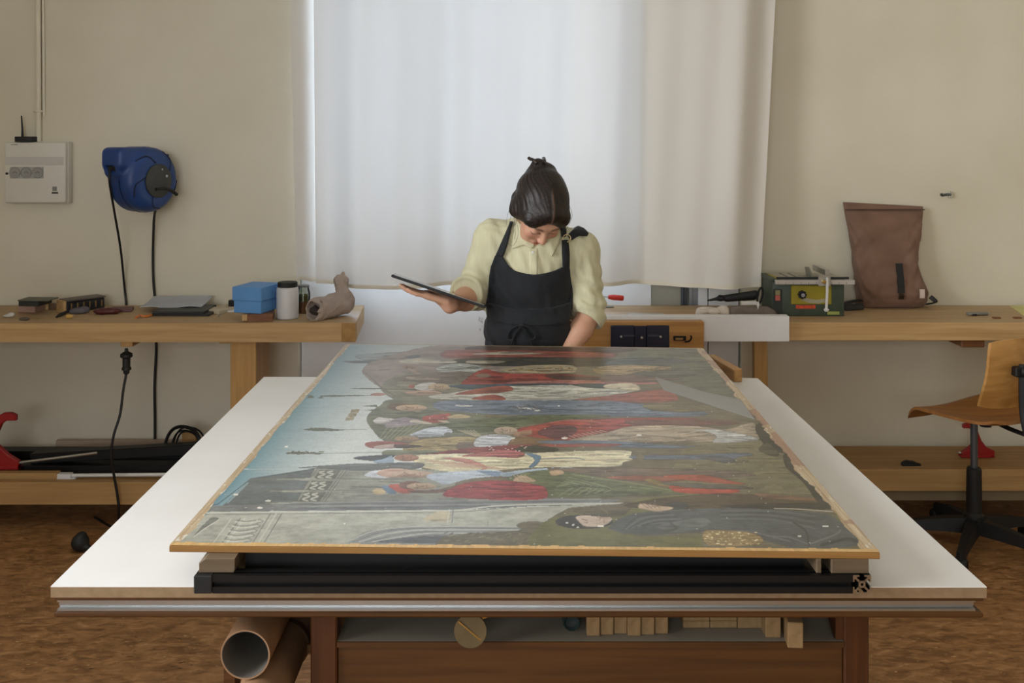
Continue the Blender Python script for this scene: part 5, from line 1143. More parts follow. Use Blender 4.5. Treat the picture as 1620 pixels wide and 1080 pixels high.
for k in range(8): a_ = k*PI/4; kn.cyl((X(1268, Ys)+.013*math.cos(a_), Ys-.016, Z(465.5, Ys)+.013*math.sin(a_)), (X(1268, Ys)+.013*math.cos(a_), Ys-.0045, Z(465.5, Ys)+.013*math.sin(a_)), .0055, seg=8)
kk = obj('knob', kn, m_bk2, saw); obj('knob_cap', B().lathe([(0, .002), (.008, .001), (.008, 0)], (X(1268, Ys), Ys-.024, Z(465.5, Ys)), (0, -1, 0), 16), mat('grey cap', C(150, 148, 150), .4), kk)
sp = obj('switch_panel', B().box(X(1223, Ys), X(1237, Ys), Ys-.004, Ys-.0003, Z(499, Ys), Z(457, Ys), .002), mat('dark panel', C(40, 46, 42), .5), saw, 20)
obj('green_button', B().box(X(1226, Ys), X(1233.5, Ys), Ys-.009, Ys-.0042, Z(466.5, Ys), Z(458.5, Ys), .001), mat('pale button', C(140, 130, 96), .5), sp, 20)
obj('red_button', B().box(X(1226, Ys), X(1233.5, Ys), Ys-.009, Ys-.0042, Z(475, Ys), Z(467, Ys), .001), mat('pink red button', C(184, 96, 84), .5), sp, 20)
obj('orange_label', B().box(X(1259, Ys), X(1290, Ys), Ys-.0012, Ys-.0002, Z(488, Ys), Z(482.5, Ys)), mat('orange label', C(200, 72, 36), .5, var=.3, scale=120), saw, 0)
obj('green_label', B().box(X(1309, Ys), X(1328, Ys), Ys-.0012, Ys-.0002, Z(497.5, Ys), Z(492.5, Ys)), mat('pale green label', C(150, 158, 84), .5), saw, 0)
obj('under_rail', B().box(X(1228, Ys), X(1342, Ys), Ys-.010, Ys-.0004, Z(441, Ys), Z(438, Ys)), m_bk2, saw, 0)
# backpack
bg = thing('roll_top_backpack', 'brown roll-top backpack with black strap leaning on the right wall', 'backpack', (X(1420, 4.45), 4.48, T))
rows = [(488.5, 1371, 1464, .085, .0), (486, 1368, 1472, .10, .0), (476, 1366.5, 1477, .118, .0), (466, 1365, 1477.5, .125, .0), (452, 1364, 1473, .122, .006), (436, 1363, 1466, .112, .014), (418, 1361, 1461.5, .10, .024), (400, 1360, 1464.5, .090, .034), (380, 1357.5, 1469, .080, .046), (360, 1354.5, 1473, .064, .056), (345, 1352, 1475.5, .048, .064), (334, 1349.5, 1477, .030, .070), (329, 1350, 1478, .020, .073), (324, 1350, 1479, .014, .075)]
yg = 4.46; rings = []; r9 = np.random.RandomState(3); NK = 64
Zb0 = Z(488.5, yg)
rr_ = []
for (r0, r1) in zip(rows, rows[1:]):
    for k in range(4): rr_.append(tuple(r0[i]+(r1[i]-r0[i])*k/4 for i in range(5)))
rr_.append(rows[-1])
for i, (v, u0, u1, th, dy) in enumerate(rr_):
    x0, x1 = X(u0, yg), X(u1, yg); cx_ = (x0+x1)/2; hw = (x1-x0)/2; z = T+(Z(v, yg)-Zb0); yc_ = 4.61-.010-th/2-(.02-dy*.2)*0
    ring = []
    for k in range(NK):
        a = 2*PI*k/NK; ca, sa = math.cos(a), math.sin(a); e = .42 if th > .05 else .55
        xx = hw*math.copysign(abs(ca)**e, ca); yy = th/2*math.copysign(abs(sa)**.62, sa)
        wv = .0045*math.sin(xx*38+z*22+1)+.0042*math.sin(z*55-xx*26)+.0040*math.sin(xx*75+z*60+2*math.sin(z*20))+.0025*math.sin(xx*130-z*95)
        zz = z+(-.010*(xx/hw)*(i/len(rr_))**2)
        ring.append((cx_+xx+.003*math.sin(z*60+k), yc_+yy+wv*(1 if sa < 0 else .2)*min(1, th*14), zz))
    rings.append(ring)
m_bag = mat('brown waxed canvas', C(122, 92, 74), .75, var=.10, scale=9, bump=.15, bscale=26, sheen=.1)
obj('sack', B().loft(rings), m_bag, bg, 60)
yfb = 4.61-.01-.125
def strip(u0, u1, v0, v1, m, nm, off=.004, par=bg):
    # follows the bag's front
    n = 10; G = []
    for j in range(n+1):
        v = v0+(v1-v0)*j/n; z = T+(Z(v, yg)-Zb0)
        th = np.interp(v, [r_[0] for r_ in rows[::-1]], [r_[3] for r_ in rows[::-1]]); y = 4.60-th-off-.009
        G.append([(X(u0, yg), y, z), (X(u1, yg), y, z)])
    return obj(nm, B().grid(G, (0, .006, 0)), m, par, 60)
strip(1421.5, 1432, 416, 462, m_bk2, 'strap'); bk = strip(1423, 1431, 463, 472, mat('bronze buckle', C(64, 52, 40), .4, .7), 'buckle'); strip(1456, 1463.5, 456, 470, mat('white label', C(206, 186, 172), .6), 'label')
strip(1350.5, 1478, 331.5, 333, mat('dark seam', C(80, 58, 46), .8), 'seam', .001)
obj('shoulder_strap', B().tube(smooth_path([(X(1372, 4.5), 4.53, T+.03), (X(1355, 4.5), 4.50, T+.035), (X(1342, 4.45), 4.47, T+.03), (X(1338, 4.42), 4.44, T+.017), (X(1350, 4.4), 4.44, T+.016), (X(1372, 4.4), 4.455, T+.017)], 6), .015, 8, flat=.35), m_bk2, bg)
obj('shoulder_strap', B().tube(smooth_path([(X(1470, 4.5), 4.53, T+.015), (X(1480, 4.48), 4.50, T+.025), (X(1483, 4.46), 4.48, T+.035), (X(1476, 4.46), 4.49, T+.055)], 6), .010, 8, flat=.35), m_bk2, bg)
# small things at the right end
kn_ = thing('folded_knife', 'grey folded utility knife at the right of the bench', 'knife', (X(1550, 4.42), 4.43, T))
yk = Yb(499.5); xfk = rotz((X(1550, yk), yk, 0), 10)
obj('handle', B(xfk).box(X(1532, yk), X(1566, yk), yk, yk+.028, T+.002, T+.014, .004, 2), mat('grey grip', C(128, 124, 112), .45, .2), kn_, 30); obj('blade', B(xfk).prism([(X(1566, yk), yk+.006), (X(1574, yk), yk+.020), (X(1566, yk), yk+.022)], T+.006, T+.008, plane='xy'), m_alu, kn_, 0); obj('clip', B(xfk).box(X(1537, yk), X(1545, yk), yk-.004, yk+.010, T, T+.009, .002), m_bk2, kn_, 20)
bx('brown_chip', 'left one of two small brown wood chips right of the folded knife', 'chip', 1572, 1584, 504, .006, .016, wood('dark chip', C(104, 62, 30), C(128, 82, 44), 'x'), 0, bev=.001)
bx('brown_chip', 'right one of two small brown wood chips below the yellow paper', 'chip', 1605, 1617, 504, .006, .016, wood('dark chip', C(104, 62, 30), C(128, 82, 44), 'x'), 0, bev=.001)
yq = Yb(501)
tag(obj('yellow_paper', B().prism([(X(1597, Yb(484)), Yb(484)), (X(1640, Yb(483)), Yb(483)), (X(1660, Yb(501)), Yb(501)), (X(1622, Yb(501)), Yb(501))], T, T+.0016, plane='xy'), mat('yellow paper', C(206, 200, 132), .7), smooth=0), 'pale yellow paper at the right end of the bench', 'paper')
hk = thing('wall_hook', 'small dark metal hook screwed into the right wall above the backpack', 'hook', (X(1498, 4.6), 4.61, Z(313, 4.6)))
obj('plate', B().box(X(1502, 4.6), X(1507, 4.6), 4.604, WY-.0005, Z(313, 4.6), Z(303, 4.6), .001), m_alu, hk, 20); obj('hook', B().tube(smooth_path([(X(1504, 4.6), 4.606, Z(308, 4.6)), (X(1497, 4.58), 4.585, Z(308, 4.58)), (X(1491, 4.57), 4.575, Z(309, 4.57)), (X(1490, 4.57), 4.572, Z(306, 4.57))], 4), .006, 8), mat('dark steel', C(96, 100, 106), .4, .8), hk)
# right low shelf
clamp('bar_clamp', 'red bar clamp on the right low shelf behind the chair post', X(1543, 4.42), 4.42, .226, .62, Vector((-.98, 0, .2)), -1, .02)
blob('dark_rag', 'small dark rag lying on the right low shelf left of the chair', 'rag', 1440, 0, [], m_bk2) if False else None
vol = Vol((X(1440, 4.3)-.06, 4.24, .222), (X(1440, 4.3)+.06, 4.36, .28), .0035); vol.ell((X(1438, 4.3), 4.30, .232), (.034, .03, .016), .01).ell((X(1446, 4.3), 4.30, .230), (.03, .02, .008), .01)
x_, y2_, z_ = vol.grids(); vol.f += (.003*wob(x_, y2_, z_, 8, 110)).astype(np.float32); vol.f = np.maximum(vol.f, .2256-z_).astype(np.float32)
V_, Q_ = vol.mesh(); tag(npobj('dark_lump', V_, Q_, m_bk2, None, loc=(X(1440, 4.3), 4.30, .2255)), 'small dark rag lying on the right low shelf left of the chair', 'rag')

# ------------------------------------------------------------------ swivel chair
Yc = 4.0; xc = X(1541, Yc)
chr_ = thing('swivel_chair', 'plywood swivel work chair on a black five-star base at the right', 'chair', (xc, Yc, 0))
m_ply = wood('plywood veneer', C(168, 120, 62), C(196, 148, 84), 'x', .4, s=.7); m_plys = wood('plywood seat', C(142, 92, 46), C(168, 116, 62), 'x', .4, s=.7)
hubz = .115
cb = B().lathe([(0, .06), (.036, .06), (.040, .075), (.038, .13), (.030, .14), (.028, .31), (.024, .315), (0, .315)], (xc, Yc, 0), (0, 0, 1), 24); obj('base_hub', cb, m_bpl, chr_)
for k, a_ in enumerate((236, 312, 22, 96, 166)):
    a = math.radians(a_); d_ = Vector((math.cos(a), math.sin(a), 0)); n_ = Vector((-d_.y, d_.x, 0)); c0 = Vector((xc, Yc, 0))
    rg = []
    for t_, zt_2, hw_, hh in ((.02, .120, .026, .030), (.10, .112, .023, .026), (.20, .096, .019, .020), (.285, .074, .016, .014)):
        p = c0+d_*t_; rg.append([p+n_*hw_+Vector((0, 0, zt_2-hh*2)), p+n_*hw_*.8+Vector((0, 0, zt_2)), p-n_*hw_*.8+Vector((0, 0, zt_2)), p-n_*hw_+Vector((0, 0, zt_2-hh*2))])
    ar_ = obj('base_arm', B().loft(rg), m_bpl, chr_, 30)
    p = c0+d_*.280
    obj('caster', B().cyl(p+Vector((0, 0, .045)), p+Vector((0, 0, .075)), .010, seg=10).lathe([(0, -.024), (.020, -.024), (.026, -.019), (.026, -.004), (.018, -.002), (.018, .002), (.026, .004), (.026, .019), (.020, .024), (0, .024)], p+Vector((0, 0, .0262)), n_, 20), m_bpl, ar_)
obj('gas_post', B().lathe([(.014, .31), (.014, .505), (.020, .508), (.020, .525), (0, .525)], (xc, Yc, 0), (0, 0, 1), 18), mat('dark steel', C(96, 100, 106), .4, .8), chr_)
fdir = Vector((-.5, .866, 0)).normalized(); sdir = Vector((-fdir.y, fdir.x, 0))  # forward, side
sc0 = Vector((xc, Yc, .545)) + fdir*(-.01)
def seatp(a, b_):
    """a: -1 back .. 1 front, b: -1 .. 1 side"""
    w_ = .205*(1-.10*max(0, -a)**2); e = .205
    rx_ = a*e*(1-.10*abs(b_)**4); ry_ = b_*w_*(1-.16*abs(a)**5)
    z = .012*abs(b_)**2-.010*(1-a*a)*(1-b_*b_)
    if a > .6: z -= .055*((a-.6)/.4)**2
    if a < -.7: z += .01*((-a-.7)/.3)**2
    return sc0+fdir*rx_+sdir*ry_+Vector((0, 0, z))
obj('seat', B().grid([[seatp(-1+2*i/24, -1+2*j/16) for j in range(17)] for i in range(25)], (0, 0, -.012)), m_plys, chr_, 50)
bc = Vector((xc, Yc, .735))-fdir*.205; bn = fdir
def backp(a, b_):
    hw_ = .195; hh = .135
    rx_ = a*hw_*(1-.07*abs(b_)**4); rz_ = b_*hh*(1-.10*abs(a)**4)
    return bc+sdir*rx_+Vector((0, 0, rz_))+bn*(.040*a*a-.018*(1-b_*b_)-.04*b_*.6)
obj('backrest', B().grid([[backp(-1+2*i/20, -1+2*j/14) for j in range(15)] for i in range(21)], tuple(-bn*.011)), m_ply, chr_, 50)
u0 = Vector((xc, Yc, .525))
obj('seat_plate', B().box(xc-.07, xc+.09, Yc-.05, Yc+.05, .514, .5300, .003, xf=rotz((xc, Yc, 0), math.degrees(math.atan2(fdir.y, -fdir.x)))).cyl(u0-fdir*.05+Vector((0, 0, -.002)), u0-fdir*.05-Vector((0, 0, .035)), .022, seg=16), m_bpl, chr_)
pb = bc-bn*.055+sdir*.085
bar = [u0-fdir*.06, u0-fdir*.15+Vector((0, 0, -.02)), u0-fdir*.245+Vector((0, 0, -.03)), Vector((pb.x, pb.y, .52))-bn*.02, Vector((pb.x, pb.y, .62)), Vector((pb.x, pb.y, .78))]
obj('back_bar', B().tube(smooth_path(bar, 5), .013, 8, flat=.6), m_bpl, chr_)
obj('back_knob', B().lathe([(0, .028), (.018, .026), (.022, .018), (.022, .004), (.010, 0), (.010, -.03)], pb+Vector((0, 0, .02))-bn*.006, tuple(-bn), 16).box(pb.x-.03, pb.x+.03, pb.y-.012, pb.y+.03, .735, .77, .004), m_bpl, chr_)
# ------------------------------------------------------------------ the woman behind the table
PX, PY = .075, 3.62
wm = thing('person', 'woman with tied up dark hair in black apron, looking down with a tablet in hand', 'person', (PX, PY+.03, 0))
HC = np.array([.100, 3.515, 1.366])
yaw, pit, rol = math.radians(17), math.radians(58), math.radians(2)
RM = np.array((Matrix.Rotation(yaw, 3, 'Z') @ Matrix.Rotation(pit, 3, 'X') @ Matrix.Rotation(rol, 3, 'Y')))
HS = 1.04
def hd(x, y, z): return HC+RM@(np.array([x, y, z])*HS)
def to_local(V): return ((V-HC)@RM)/HS
hz_ = .0045
body = Vol((-.46, 3.30, -.004), (.44, 3.90, 1.56), hz_)
def hE(c, r, k=.015, mode='add'): body.ell(hd(*c), np.array(r)*HS, k, RM, mode)
def hCp(a, b_, r0, r1=None, k=.012, mode='add'): body.cap(hd(*a), hd(*b_), r0*HS, (r1 or r0)*HS, k, mode)
# torso and legs
body.ell((.075, 3.665, .90), (.150, .100, .13), .05).ell((.072, 3.66, 1.02), (.112, .080, .13), .06).ell((.078, 3.645, 1.17), (.135, .095, .15), .06)
body.cap((-.055, 3.64, 1.25), (.225, 3.64, 1.22), .048, .048, .05)
for sx in (-1, 1):
    hp = (.075+sx*.078, 3.67, .86); kn = (.075+sx*.085, 3.655, .47); an = (.075+sx*.09, 3.69, .09)
    body.cap(hp, kn, .082, .055, .03).cap(kn, an, .052, .036, .02); body.cap((an[0], 3.705, .035), (an[0]+sx*.012, 3.56, .028), .034, .028, .02)
# neck and head
body.cap((.083, 3.635, 1.28), hd(0, .035, -.06), .056, .050, .03)
hE((0, .014, .028), (.074, .094, .084)); hE((0, -.026, -.030), (.060, .064, .086), .02)
hCp((-.03, -.050, -.088), (.03, -.050, -.088), .022, k=.03); hE((0, -.070, -.096), (.020, .020, .018), .02)
hCp((-.034, -.080, .020), (.034, -.080, .020), .010, k=.02)
for sx in (-1, 1):
    hE((sx*.031, -.094, -.002), (.017, .012, .012), .012, 'sub'); hE((sx*.031, -.075, -.003), (.0165, .0135, .0125), .004)
    hE((sx*.040, -.066, -.035), (.020, .018, .020), .02); hE((sx*.077, .012, -.012), (.010, .020, .032), .008); hE((sx*.083, .004, -.010), (.008, .012, .020), .006, 'sub')
hCp((0, -.086, .006), (0, -.104, -.035), .0072, .0100, .012); hE((-.010, -.096, -.040), (.0078, .009, .007), .006); hE((.010, -.096, -.040), (.0078, .009, .007), .006)
hCp((-.017, -.082, -.064), (.017, -.082, -.064), .0085, k=.006); hCp((-.013, -.080, -.075), (.013, -.080, -.075), .0088, k=.006)
# right arm (on the left in the picture): upper arm, forearm, hand under the tablet
SR, ER, WR = np.array([-.080, 3.635, 1.250]), np.array([-.140, 3.655, 1.045]), np.array([-.212, 3.468, 1.043])
SL, EL, WL = np.array([.252, 3.635, 1.215]), np.array([.278, 3.63, .985]), np.array([.185, 3.545, .835])
body.cap(SR, ER, .044, .040, .03).cap(ER, ER+(WR-ER)*.35, .042, .040, .02).cap(ER+(WR-ER)*.35, WR, .040, .026, .02)
body.cap(SL, EL, .044, .040, .03).cap(EL, EL+(WL-EL)*.35, .041, .039, .02).cap(EL+(WL-EL)*.35, WL, .039, .026, .02)
fd = np.array([-.94, -.16, .31]); fd /= np.linalg.norm(fd)        # along the palm, parallel to the tablet's slope
upn = np.cross(fd, np.array([.16, -.98, 0.])); upn /= np.linalg.norm(upn); upn = upn if upn[2] > 0 else -upn
sd = np.cross(upn, fd)                                             # across the palm
pc_ = WR+fd*.050+np.array([0, 0, .010])
body.rbox(pc_, (.048, .038, .0125), .012, np.stack([fd, sd, upn], 1), k=.02); body.cap(WR, pc_-fd*.02, .025, .018, .02)
pc_s = [(-.030, .078, .0085), (-.010, .086, .009), (.010, .080, .0085), (.029, .064, .0078)]
for off, ln_, r_ in pc_s:
    a = pc_+fd*.042+sd*off; m1 = a+fd*ln_*.48+sd*off*.15-upn*.003; m2 = m1+fd*ln_*.30+upn*.001; e = m2+fd*ln_*.22+upn*.006
    body.cap(a-fd*.02, m1, r_*1.08, r_, .006).cap(m1, m2, r_, r_*.94, .004).cap(m2, e, r_*.94, r_*.8, .004)
th0 = pc_-fd*.030-sd*.030
body.cap(th0, th0-sd*.034+fd*.022+upn*.006, .0125, .0105, .008).cap(th0-sd*.034+fd*.022+upn*.006, th0-sd*.040+fd*.052+upn*.014, .0105, .0085, .004)
# left hand, hanging relaxed behind the panel
dl = (WL-EL)/np.linalg.norm(WL-EL); dl = dl*.5+np.array([-.1, -.1, -1])*.5; dl /= np.linalg.norm(dl)
nl = np.cross(dl, np.array([0, 1., 0])); nl /= np.linalg.norm(nl); bl = np.cross(nl, dl)
pl = WL+dl*.048; body.rbox(pl, (.046, .037, .0125), .012, np.stack([dl, bl, nl], 1), k=.02); body.cap(WL, pl-dl*.02, .025, .018, .02)
for off, ln_, r_ in pc_s:
    a = pl+dl*.040+bl*off; m1 = a+dl*ln_*.46+nl*.010; m2 = m1+dl*ln_*.28+nl*.014; e = m2+dl*ln_*.16+nl*.016
    body.cap(a-dl*.02, m1, r_*1.08, r_, .006).cap(m1, m2, r_, r_*.94, .004).cap(m2, e, r_*.94, r_*.8, .004)
tl = pl-dl*.030-bl*.030; body.cap(tl, tl-bl*.030+dl*.024+nl*.01, .0125, .0105, .008).cap(tl-bl*.030+dl*.024+nl*.01, tl-bl*.032+dl*.052+nl*.016, .0105, .0085, .004)
Vb, Qb = body.mesh(); Vb = relax(Vb, Qb, 1, .35)
lc = to_local(Vb); skin = c3((206, 158, 130)); colb = np.tile(skin, (len(Vb), 1))
def blend(mask, c, a=1.0):
    mask = np.clip(mask, 0, 1)[:, None]*a; colb[:] = colb*(1-mask)+c3(c)[None, :]*mask
hm = (np.abs(lc) < .16).all(1)
g2 = lambda x0, z0, sx_, sz_: np.exp(-((lc[:, 0]-x0)/sx_)**2-((lc[:, 2]-z0)/sz_)**2)*hm*(lc[:, 1] < -.03)
for sx in (-1, 1):
    blend(g2(sx*.042, -.035, .02, .02)*.45, (206, 128, 108))
    br = np.clip(1.6-np.abs(lc[:, 2]-(.0215+.004*(1-((np.abs(lc[:, 0])-.034)/.018)**2)))/.0032, 0, 1)*(np.abs(np.abs(lc[:, 0])-.034) < .021)*hm*(lc[:, 1] < -.04); blend(br*.5, (66, 46, 36))
    la = np.clip(1.5-np.abs(lc[:, 2]-(-.0085-.003*(1-((np.abs(lc[:, 0])-.031)/.016)**2)))/.0026, 0, 1)*(np.abs(np.abs(lc[:, 0])-.031) < .016)*hm*(lc[:, 1] < -.04); blend(la*.55, (46, 32, 26))
blend(np.clip(1.3-((lc[:, 0]/.022)**2+((lc[:, 2]+.069)/.0115)**2), 0, 1)*hm*(lc[:, 1] < -.06), (184, 70, 72))
blend(g2(0, -.040, .014, .010)*.4, (206, 124, 104))
npobj('body', Vb, Qb, attr_mat('skin', .48, .35, sub=.08), wm, np.concatenate([colb, np.ones((len(Vb), 1))], 1))

# hair: swept back over the skull to a twist at the crown
hv = Vol(HC-.20, HC+.20, .0035)
def vE(c, r, k=.02, mode='add'): hv.ell(hd(*c), np.array(r)*HS, k, RM, mode)
def vC(a, b_, r0, r1=None, k=.02, mode='add'): hv.cap(hd(*a), hd(*b_), r0*HS, (r1 or r0)*HS, k, mode)
vE((0, .018, .034), (.087, .104, .094)); vE((0, .075, .03), (.072, .05, .075), .03)
for sx in (-1, 1): vC((sx*.055, -.050, .040), (sx*.078, .010, -.020), .022, .020, .03); vC((sx*.078, .010, -.020), (sx*.062, .065, -.035), .018, .02, .03); vE((sx*.080, .022, .005), (.013, .03, .03), .015)
for sx in (-1, 1): vC((sx*.012, -.060, .076), (sx*.052, -.062, .036), .020, .014, .03)
vE((0, -.118, -.036), (.066, .075, .090), .010, 'sub'); vE((.0, -.112, .040), (.026, .030, .026), .015, 'sub'); vE((0, -.075, -.105), (.075, .09, .075), .02, 'sub')
vC((0, .112, .055), (-.012, .128, .078), .032, .022, .02); vE((.010, .118, .045), (.05, .03, .045), .02)
xh, yh, zh_ = hv.grids(); dx, dy, dz = (xh-HC[0])/HS, (yh-HC[1])/HS, (zh_-HC[2])/HS
lx = RM[0, 0]*dx+RM[1, 0]*dy+RM[2, 0]*dz; ly = RM[0, 1]*dx+RM[1, 1]*dy+RM[2, 1]*dz; lz = RM[0, 2]*dx+RM[1, 2]*dy+RM[2, 2]*dz
def flow(x, y, z):
    # strands leave the parting sideways, then run back to the twist
    yn = np.clip((y-.018)/.112, -1, 1); q = (yn+1)/2; ph = np.abs(np.arctan2(x, z-.030)); den = (.30+.70*np.minimum(1, q/.28))*(1-.66*np.maximum(0, q-.28)**1.2)
    return ph/den*np.where(x < 0, -1, 1)+.25*np.sin(yn*3.1+x*9)
fl = flow(lx, ly, lz)
st_ = (np.sin(fl*34+1.5*np.sin(fl*11))*.0010)*np.clip((lz*.5+ly+.12)/.05, .15, 1)*np.clip((.115-ly)/.05, 0, 1)
hv.f += (st_-.0020*np.exp(-(lx/.003)**2)*(ly < .03)).astype(np.float32)*(np.abs(hv.f) < .03)
Vh, Qh = hv.mesh(); Vh = relax(Vh, Qh, 2, .4); lh = to_local(Vh)
f_ = flow(lh[:, 0], lh[:, 1], lh[:, 2]); t_ = np.clip(.30+.35*np.sin(f_*61+2*np.sin(f_*17))+.30*np.sin(f_*143+1)+.15*np.sin(f_*29), 0, 1)**1.5
colh = c3((17, 12, 10))[None, :]*(1-t_[:, None])+c3((62, 46, 37))[None, :]*t_[:, None]
pt = np.exp(-((lh[:, 0]-.0015*np.sin(lh[:, 1]*90))/.0030)**2)*np.clip((.015-lh[:, 1])/.03, 0, 1)*(lh[:, 2] > .02)*.55
colh = colh*(1-pt[:, None])+c3((120, 92, 76))[None, :]*pt[:, None]
hair = npobj('hair', Vh, Qh, attr_mat('dark brown hair', .46, .4, bump=.12, bscale=160, stretch=(1, .3, .6)), wm, np.concatenate([colh, np.ones((len(Vh), 1))], 1))
sb_ = B(); rh = random.Random(2)
def strand(pts, r=.0007): sb_.tube(smooth_path([hd(*p) if len(p) == 3 else p for p in pts], 6), r, 4)
def wp(u, v, y): return (X(u, y), y, Z(v, y))
for pts in ([(812, 330, 3.50), (806, 352, 3.49), (808, 368, 3.48), (803, 376, 3.49)], [(816, 345, 3.47), (820, 370, 3.46), (812, 388, 3.47), (803, 385, 3.48)], [(810, 322, 3.51), (803, 340, 3.5), (801, 356, 3.5)],
            [(898, 325, 3.50), (903, 340, 3.49), (902, 352, 3.48), (896, 362, 3.47)], [(893, 345, 3.46), (888, 375, 3.45), (880, 395, 3.46), (873, 405, 3.47)], [(812, 340, 3.48), (816, 360, 3.47), (814, 378, 3.47)], [(899, 320, 3.5), (905, 338, 3.49), (904, 348, 3.49)]):
    sb_.tube(smooth_path([wp(*p) for p in pts], 6), .0005, 4)
for k in range(0):
    a = rh.uniform(-.9, .9); p0 = (math.sin(a)*.078, .04+rh.uniform(-.05, .06), .04+math.cos(a)*.085)
    strand([p0, (p0[0]*1.10, p0[1]+.03, p0[2]*1.05+.006), (p0[0]*1.12, p0[1]+.06, p0[2]+.002)], .0006)
obj('loose_strands', sb_, mat('dark hair strand', C(40, 28, 22), .5), hair)
clp = B()
for sx in (-1, 1):
    clp.tube(smooth_path([hd(sx*.012-.012, .120, .098), hd(sx*.020-.012, .138, .092), hd(sx*.024-.012, .150, .078)], 4), [.007]*4+[.006]*4+[.0065], 8)
    clp.lathe([(0, .007), (.0055, .004), (.007, 0), (.0055, -.004), (0, -.007)], hd(sx*.026-.012, .154, .076), (0, 0, 1), 12)
clp.cyl(hd(-.024, .132, .088), hd(.0, .132, .088), .007, seg=10)
obj('hair_claw', clp, mat('dark tortoiseshell', C(40, 30, 24), .3, var=.3, scale=60), hair)

# shirt
m_shirt = mat('pale yellow green linen', C(206, 201, 166), .8, var=.03, scale=120, stretch=(1, 1, .15), bump=.12, bscale=90, sheen=.1)
sh = Vol((-.30, 3.40, .84), (.44, 3.90, 1.40), .0042)
sh.ell((.075, 3.66, .95), (.158, .108, .12), .05).ell((.072, 3.655, 1.03), (.138, .098, .13), .06).ell((.078, 3.64, 1.17), (.156, .112, .15), .06)
sh.cap((-.056, 3.635, 1.252), (.222, 3.635, 1.222), .068, .066, .05).ell((.085, 3.63, 1.29), (.085, .075, .055), .04)
sh.cap(SR+np.array([.004, 0, .002]), ER+np.array([.004, -.002, .018]), .063, .060, .03).cap(ER+np.array([.004, -.002, .018]), ER+(WR-ER)*.30+np.array([.006, 0, .022]), .060, .058, .02)
sh.cap(SL, EL+np.array([-.006, 0, .035]), .062, .060, .03).cap(EL+np.array([-.006, 0, .035]), EL+(WL-EL)*.10, .060, .055, .02)
cr = ER+(WR-ER)*.36+np.array([.003, 0, .020]); cdr = (WR-ER)/np.linalg.norm(WR-ER); cl_ = EL+(WL-EL)*.12; cdl = (WL-EL)/np.linalg.norm(WL-EL)
xs, ys, zs = sh.grids()
wr = .0042*wob(xs, ys, zs, 31, 30)+.0050*wob(xs*1.3, ys, zs*.6, 32, 62)+.0026*wob(xs*1.2, ys, zs*.7, 33, 120)
arm = np.clip(((np.abs(xs-.085)-.13)/.05), 0, 1)
wr = wr+arm*.0046*np.sin(zs*118+xs*60+2*np.sin(ys*30))*np.clip((1.2-zs)/.12, 0, 1)
sh.f += wr.astype(np.float32)
def cutplane(p, n):  # remove what lies beyond the cuff, near the arm only
    dd = (xs-p[0])*n[0]+(ys-p[1])*n[1]+(zs-p[2])*n[2]
    near = np.sqrt((xs-p[0]-n[0]*.06)**2+(ys-p[1]-n[1]*.06)**2+(zs-p[2]-n[2]*.06)**2)-.13
    np.maximum(sh.f, -np.maximum(-dd, near).astype(np.float32), out=sh.f)
cutplane(cr, cdr); cutplane(cl_, cdl)
def cuff(c, d_, r_, w_):
    d_ = np.array(d_); c = np.array(c)
    def fn(x, y, z):
        t = (x-c[0])*d_[0]+(y-c[1])*d_[1]+(z-c[2])*d_[2]; rad = np.sqrt(np.maximum((x-c[0])**2+(y-c[1])**2+(z-c[2])**2-t*t, 0))
        return np.sqrt(np.maximum(np.abs(t)-w_, 0)**2+(rad-r_)**2)-.0068
    sh.apply(fn, c-.12, c+.12, .006)
cuff(cr-cdr*.018, cdr, .0575, .016); cuff(cl_-cdl*.018, cdl, .056, .016)
nb = hd(0, .035, -.06); sh.cap((.084, 3.63, 1.30), nb, .058, .054, .02, mode='sub')
sh.cap((.086, 3.545, 1.30), (.088, 3.50, 1.37), .05, .07, .015, mode='sub')
Vs, Qs = sh.mesh(); Vs = relax(Vs, Qs, 1, .4)
shirt = npobj('shirt', Vs, Qs, m_shirt, wm)
# flat pieces that follow the shirt: sewn from outlines, laid on the chest
def laid(name, pts, m, off, par, th=.004, h=.004, yref=3.53, back=False, k=None, wr_amp=0.0):
    P = [(X(u, yref), Z(v, yref)) for u, v in pts]; xs0 = min(p[0] for p in P)-.02; xs1 = max(p[0] for p in P)+.02; z0 = min(p[1] for p in P)-.02; z1 = max(p[1] for p in P)+.02
    ix = slice(max(0, int((xs0-sh.lo[0])/sh.h)), int((xs1-sh.lo[0])/sh.h)+2); iz = slice(max(0, int((z0-sh.lo[2])/sh.h)), min(sh.n[2], int((z1-sh.lo[2])/sh.h)+2))
    v_ = Vol.__new__(Vol); v_.h = sh.h; v_.ax = [sh.ax[0][ix], sh.ax[1], sh.ax[2][iz]]; v_.lo = np.array([v_.ax[0][0], v_.ax[1][0], v_.ax[2][0]], np.float32)
    f = sh.f[ix, :, iz].copy()
    if smooth_ap is not None: f = smooth_ap[ix, :, iz].copy()
    gx_, gy_2, gz_ = v_.ax[0][:, None, None], v_.ax[1][None, :, None], v_.ax[2][None, None, :]
    p2 = poly2d(P, v_.ax[0][:, None], v_.ax[2][None, :])[:, None, :]
    if wr_amp: f = f+wr_amp*(wob(gx_, gy_2, gz_, 51, 38)+.6*wob(gx_, gy_2, gz_, 52, 85))
    d_ = np.maximum(np.maximum(f-off, -(f-(off-th-.010))), p2)
    d_ = np.maximum(d_, gy_2-3.655)
    v_.f = d_.astype(np.float32); v_.n = np.array(v_.f.shape)
    V2, Q2 = v_.mesh(); V2 = relax(V2, Q2, 1, .4)
    return npobj(name, V2, Q2, m, par)
smooth_ap = None
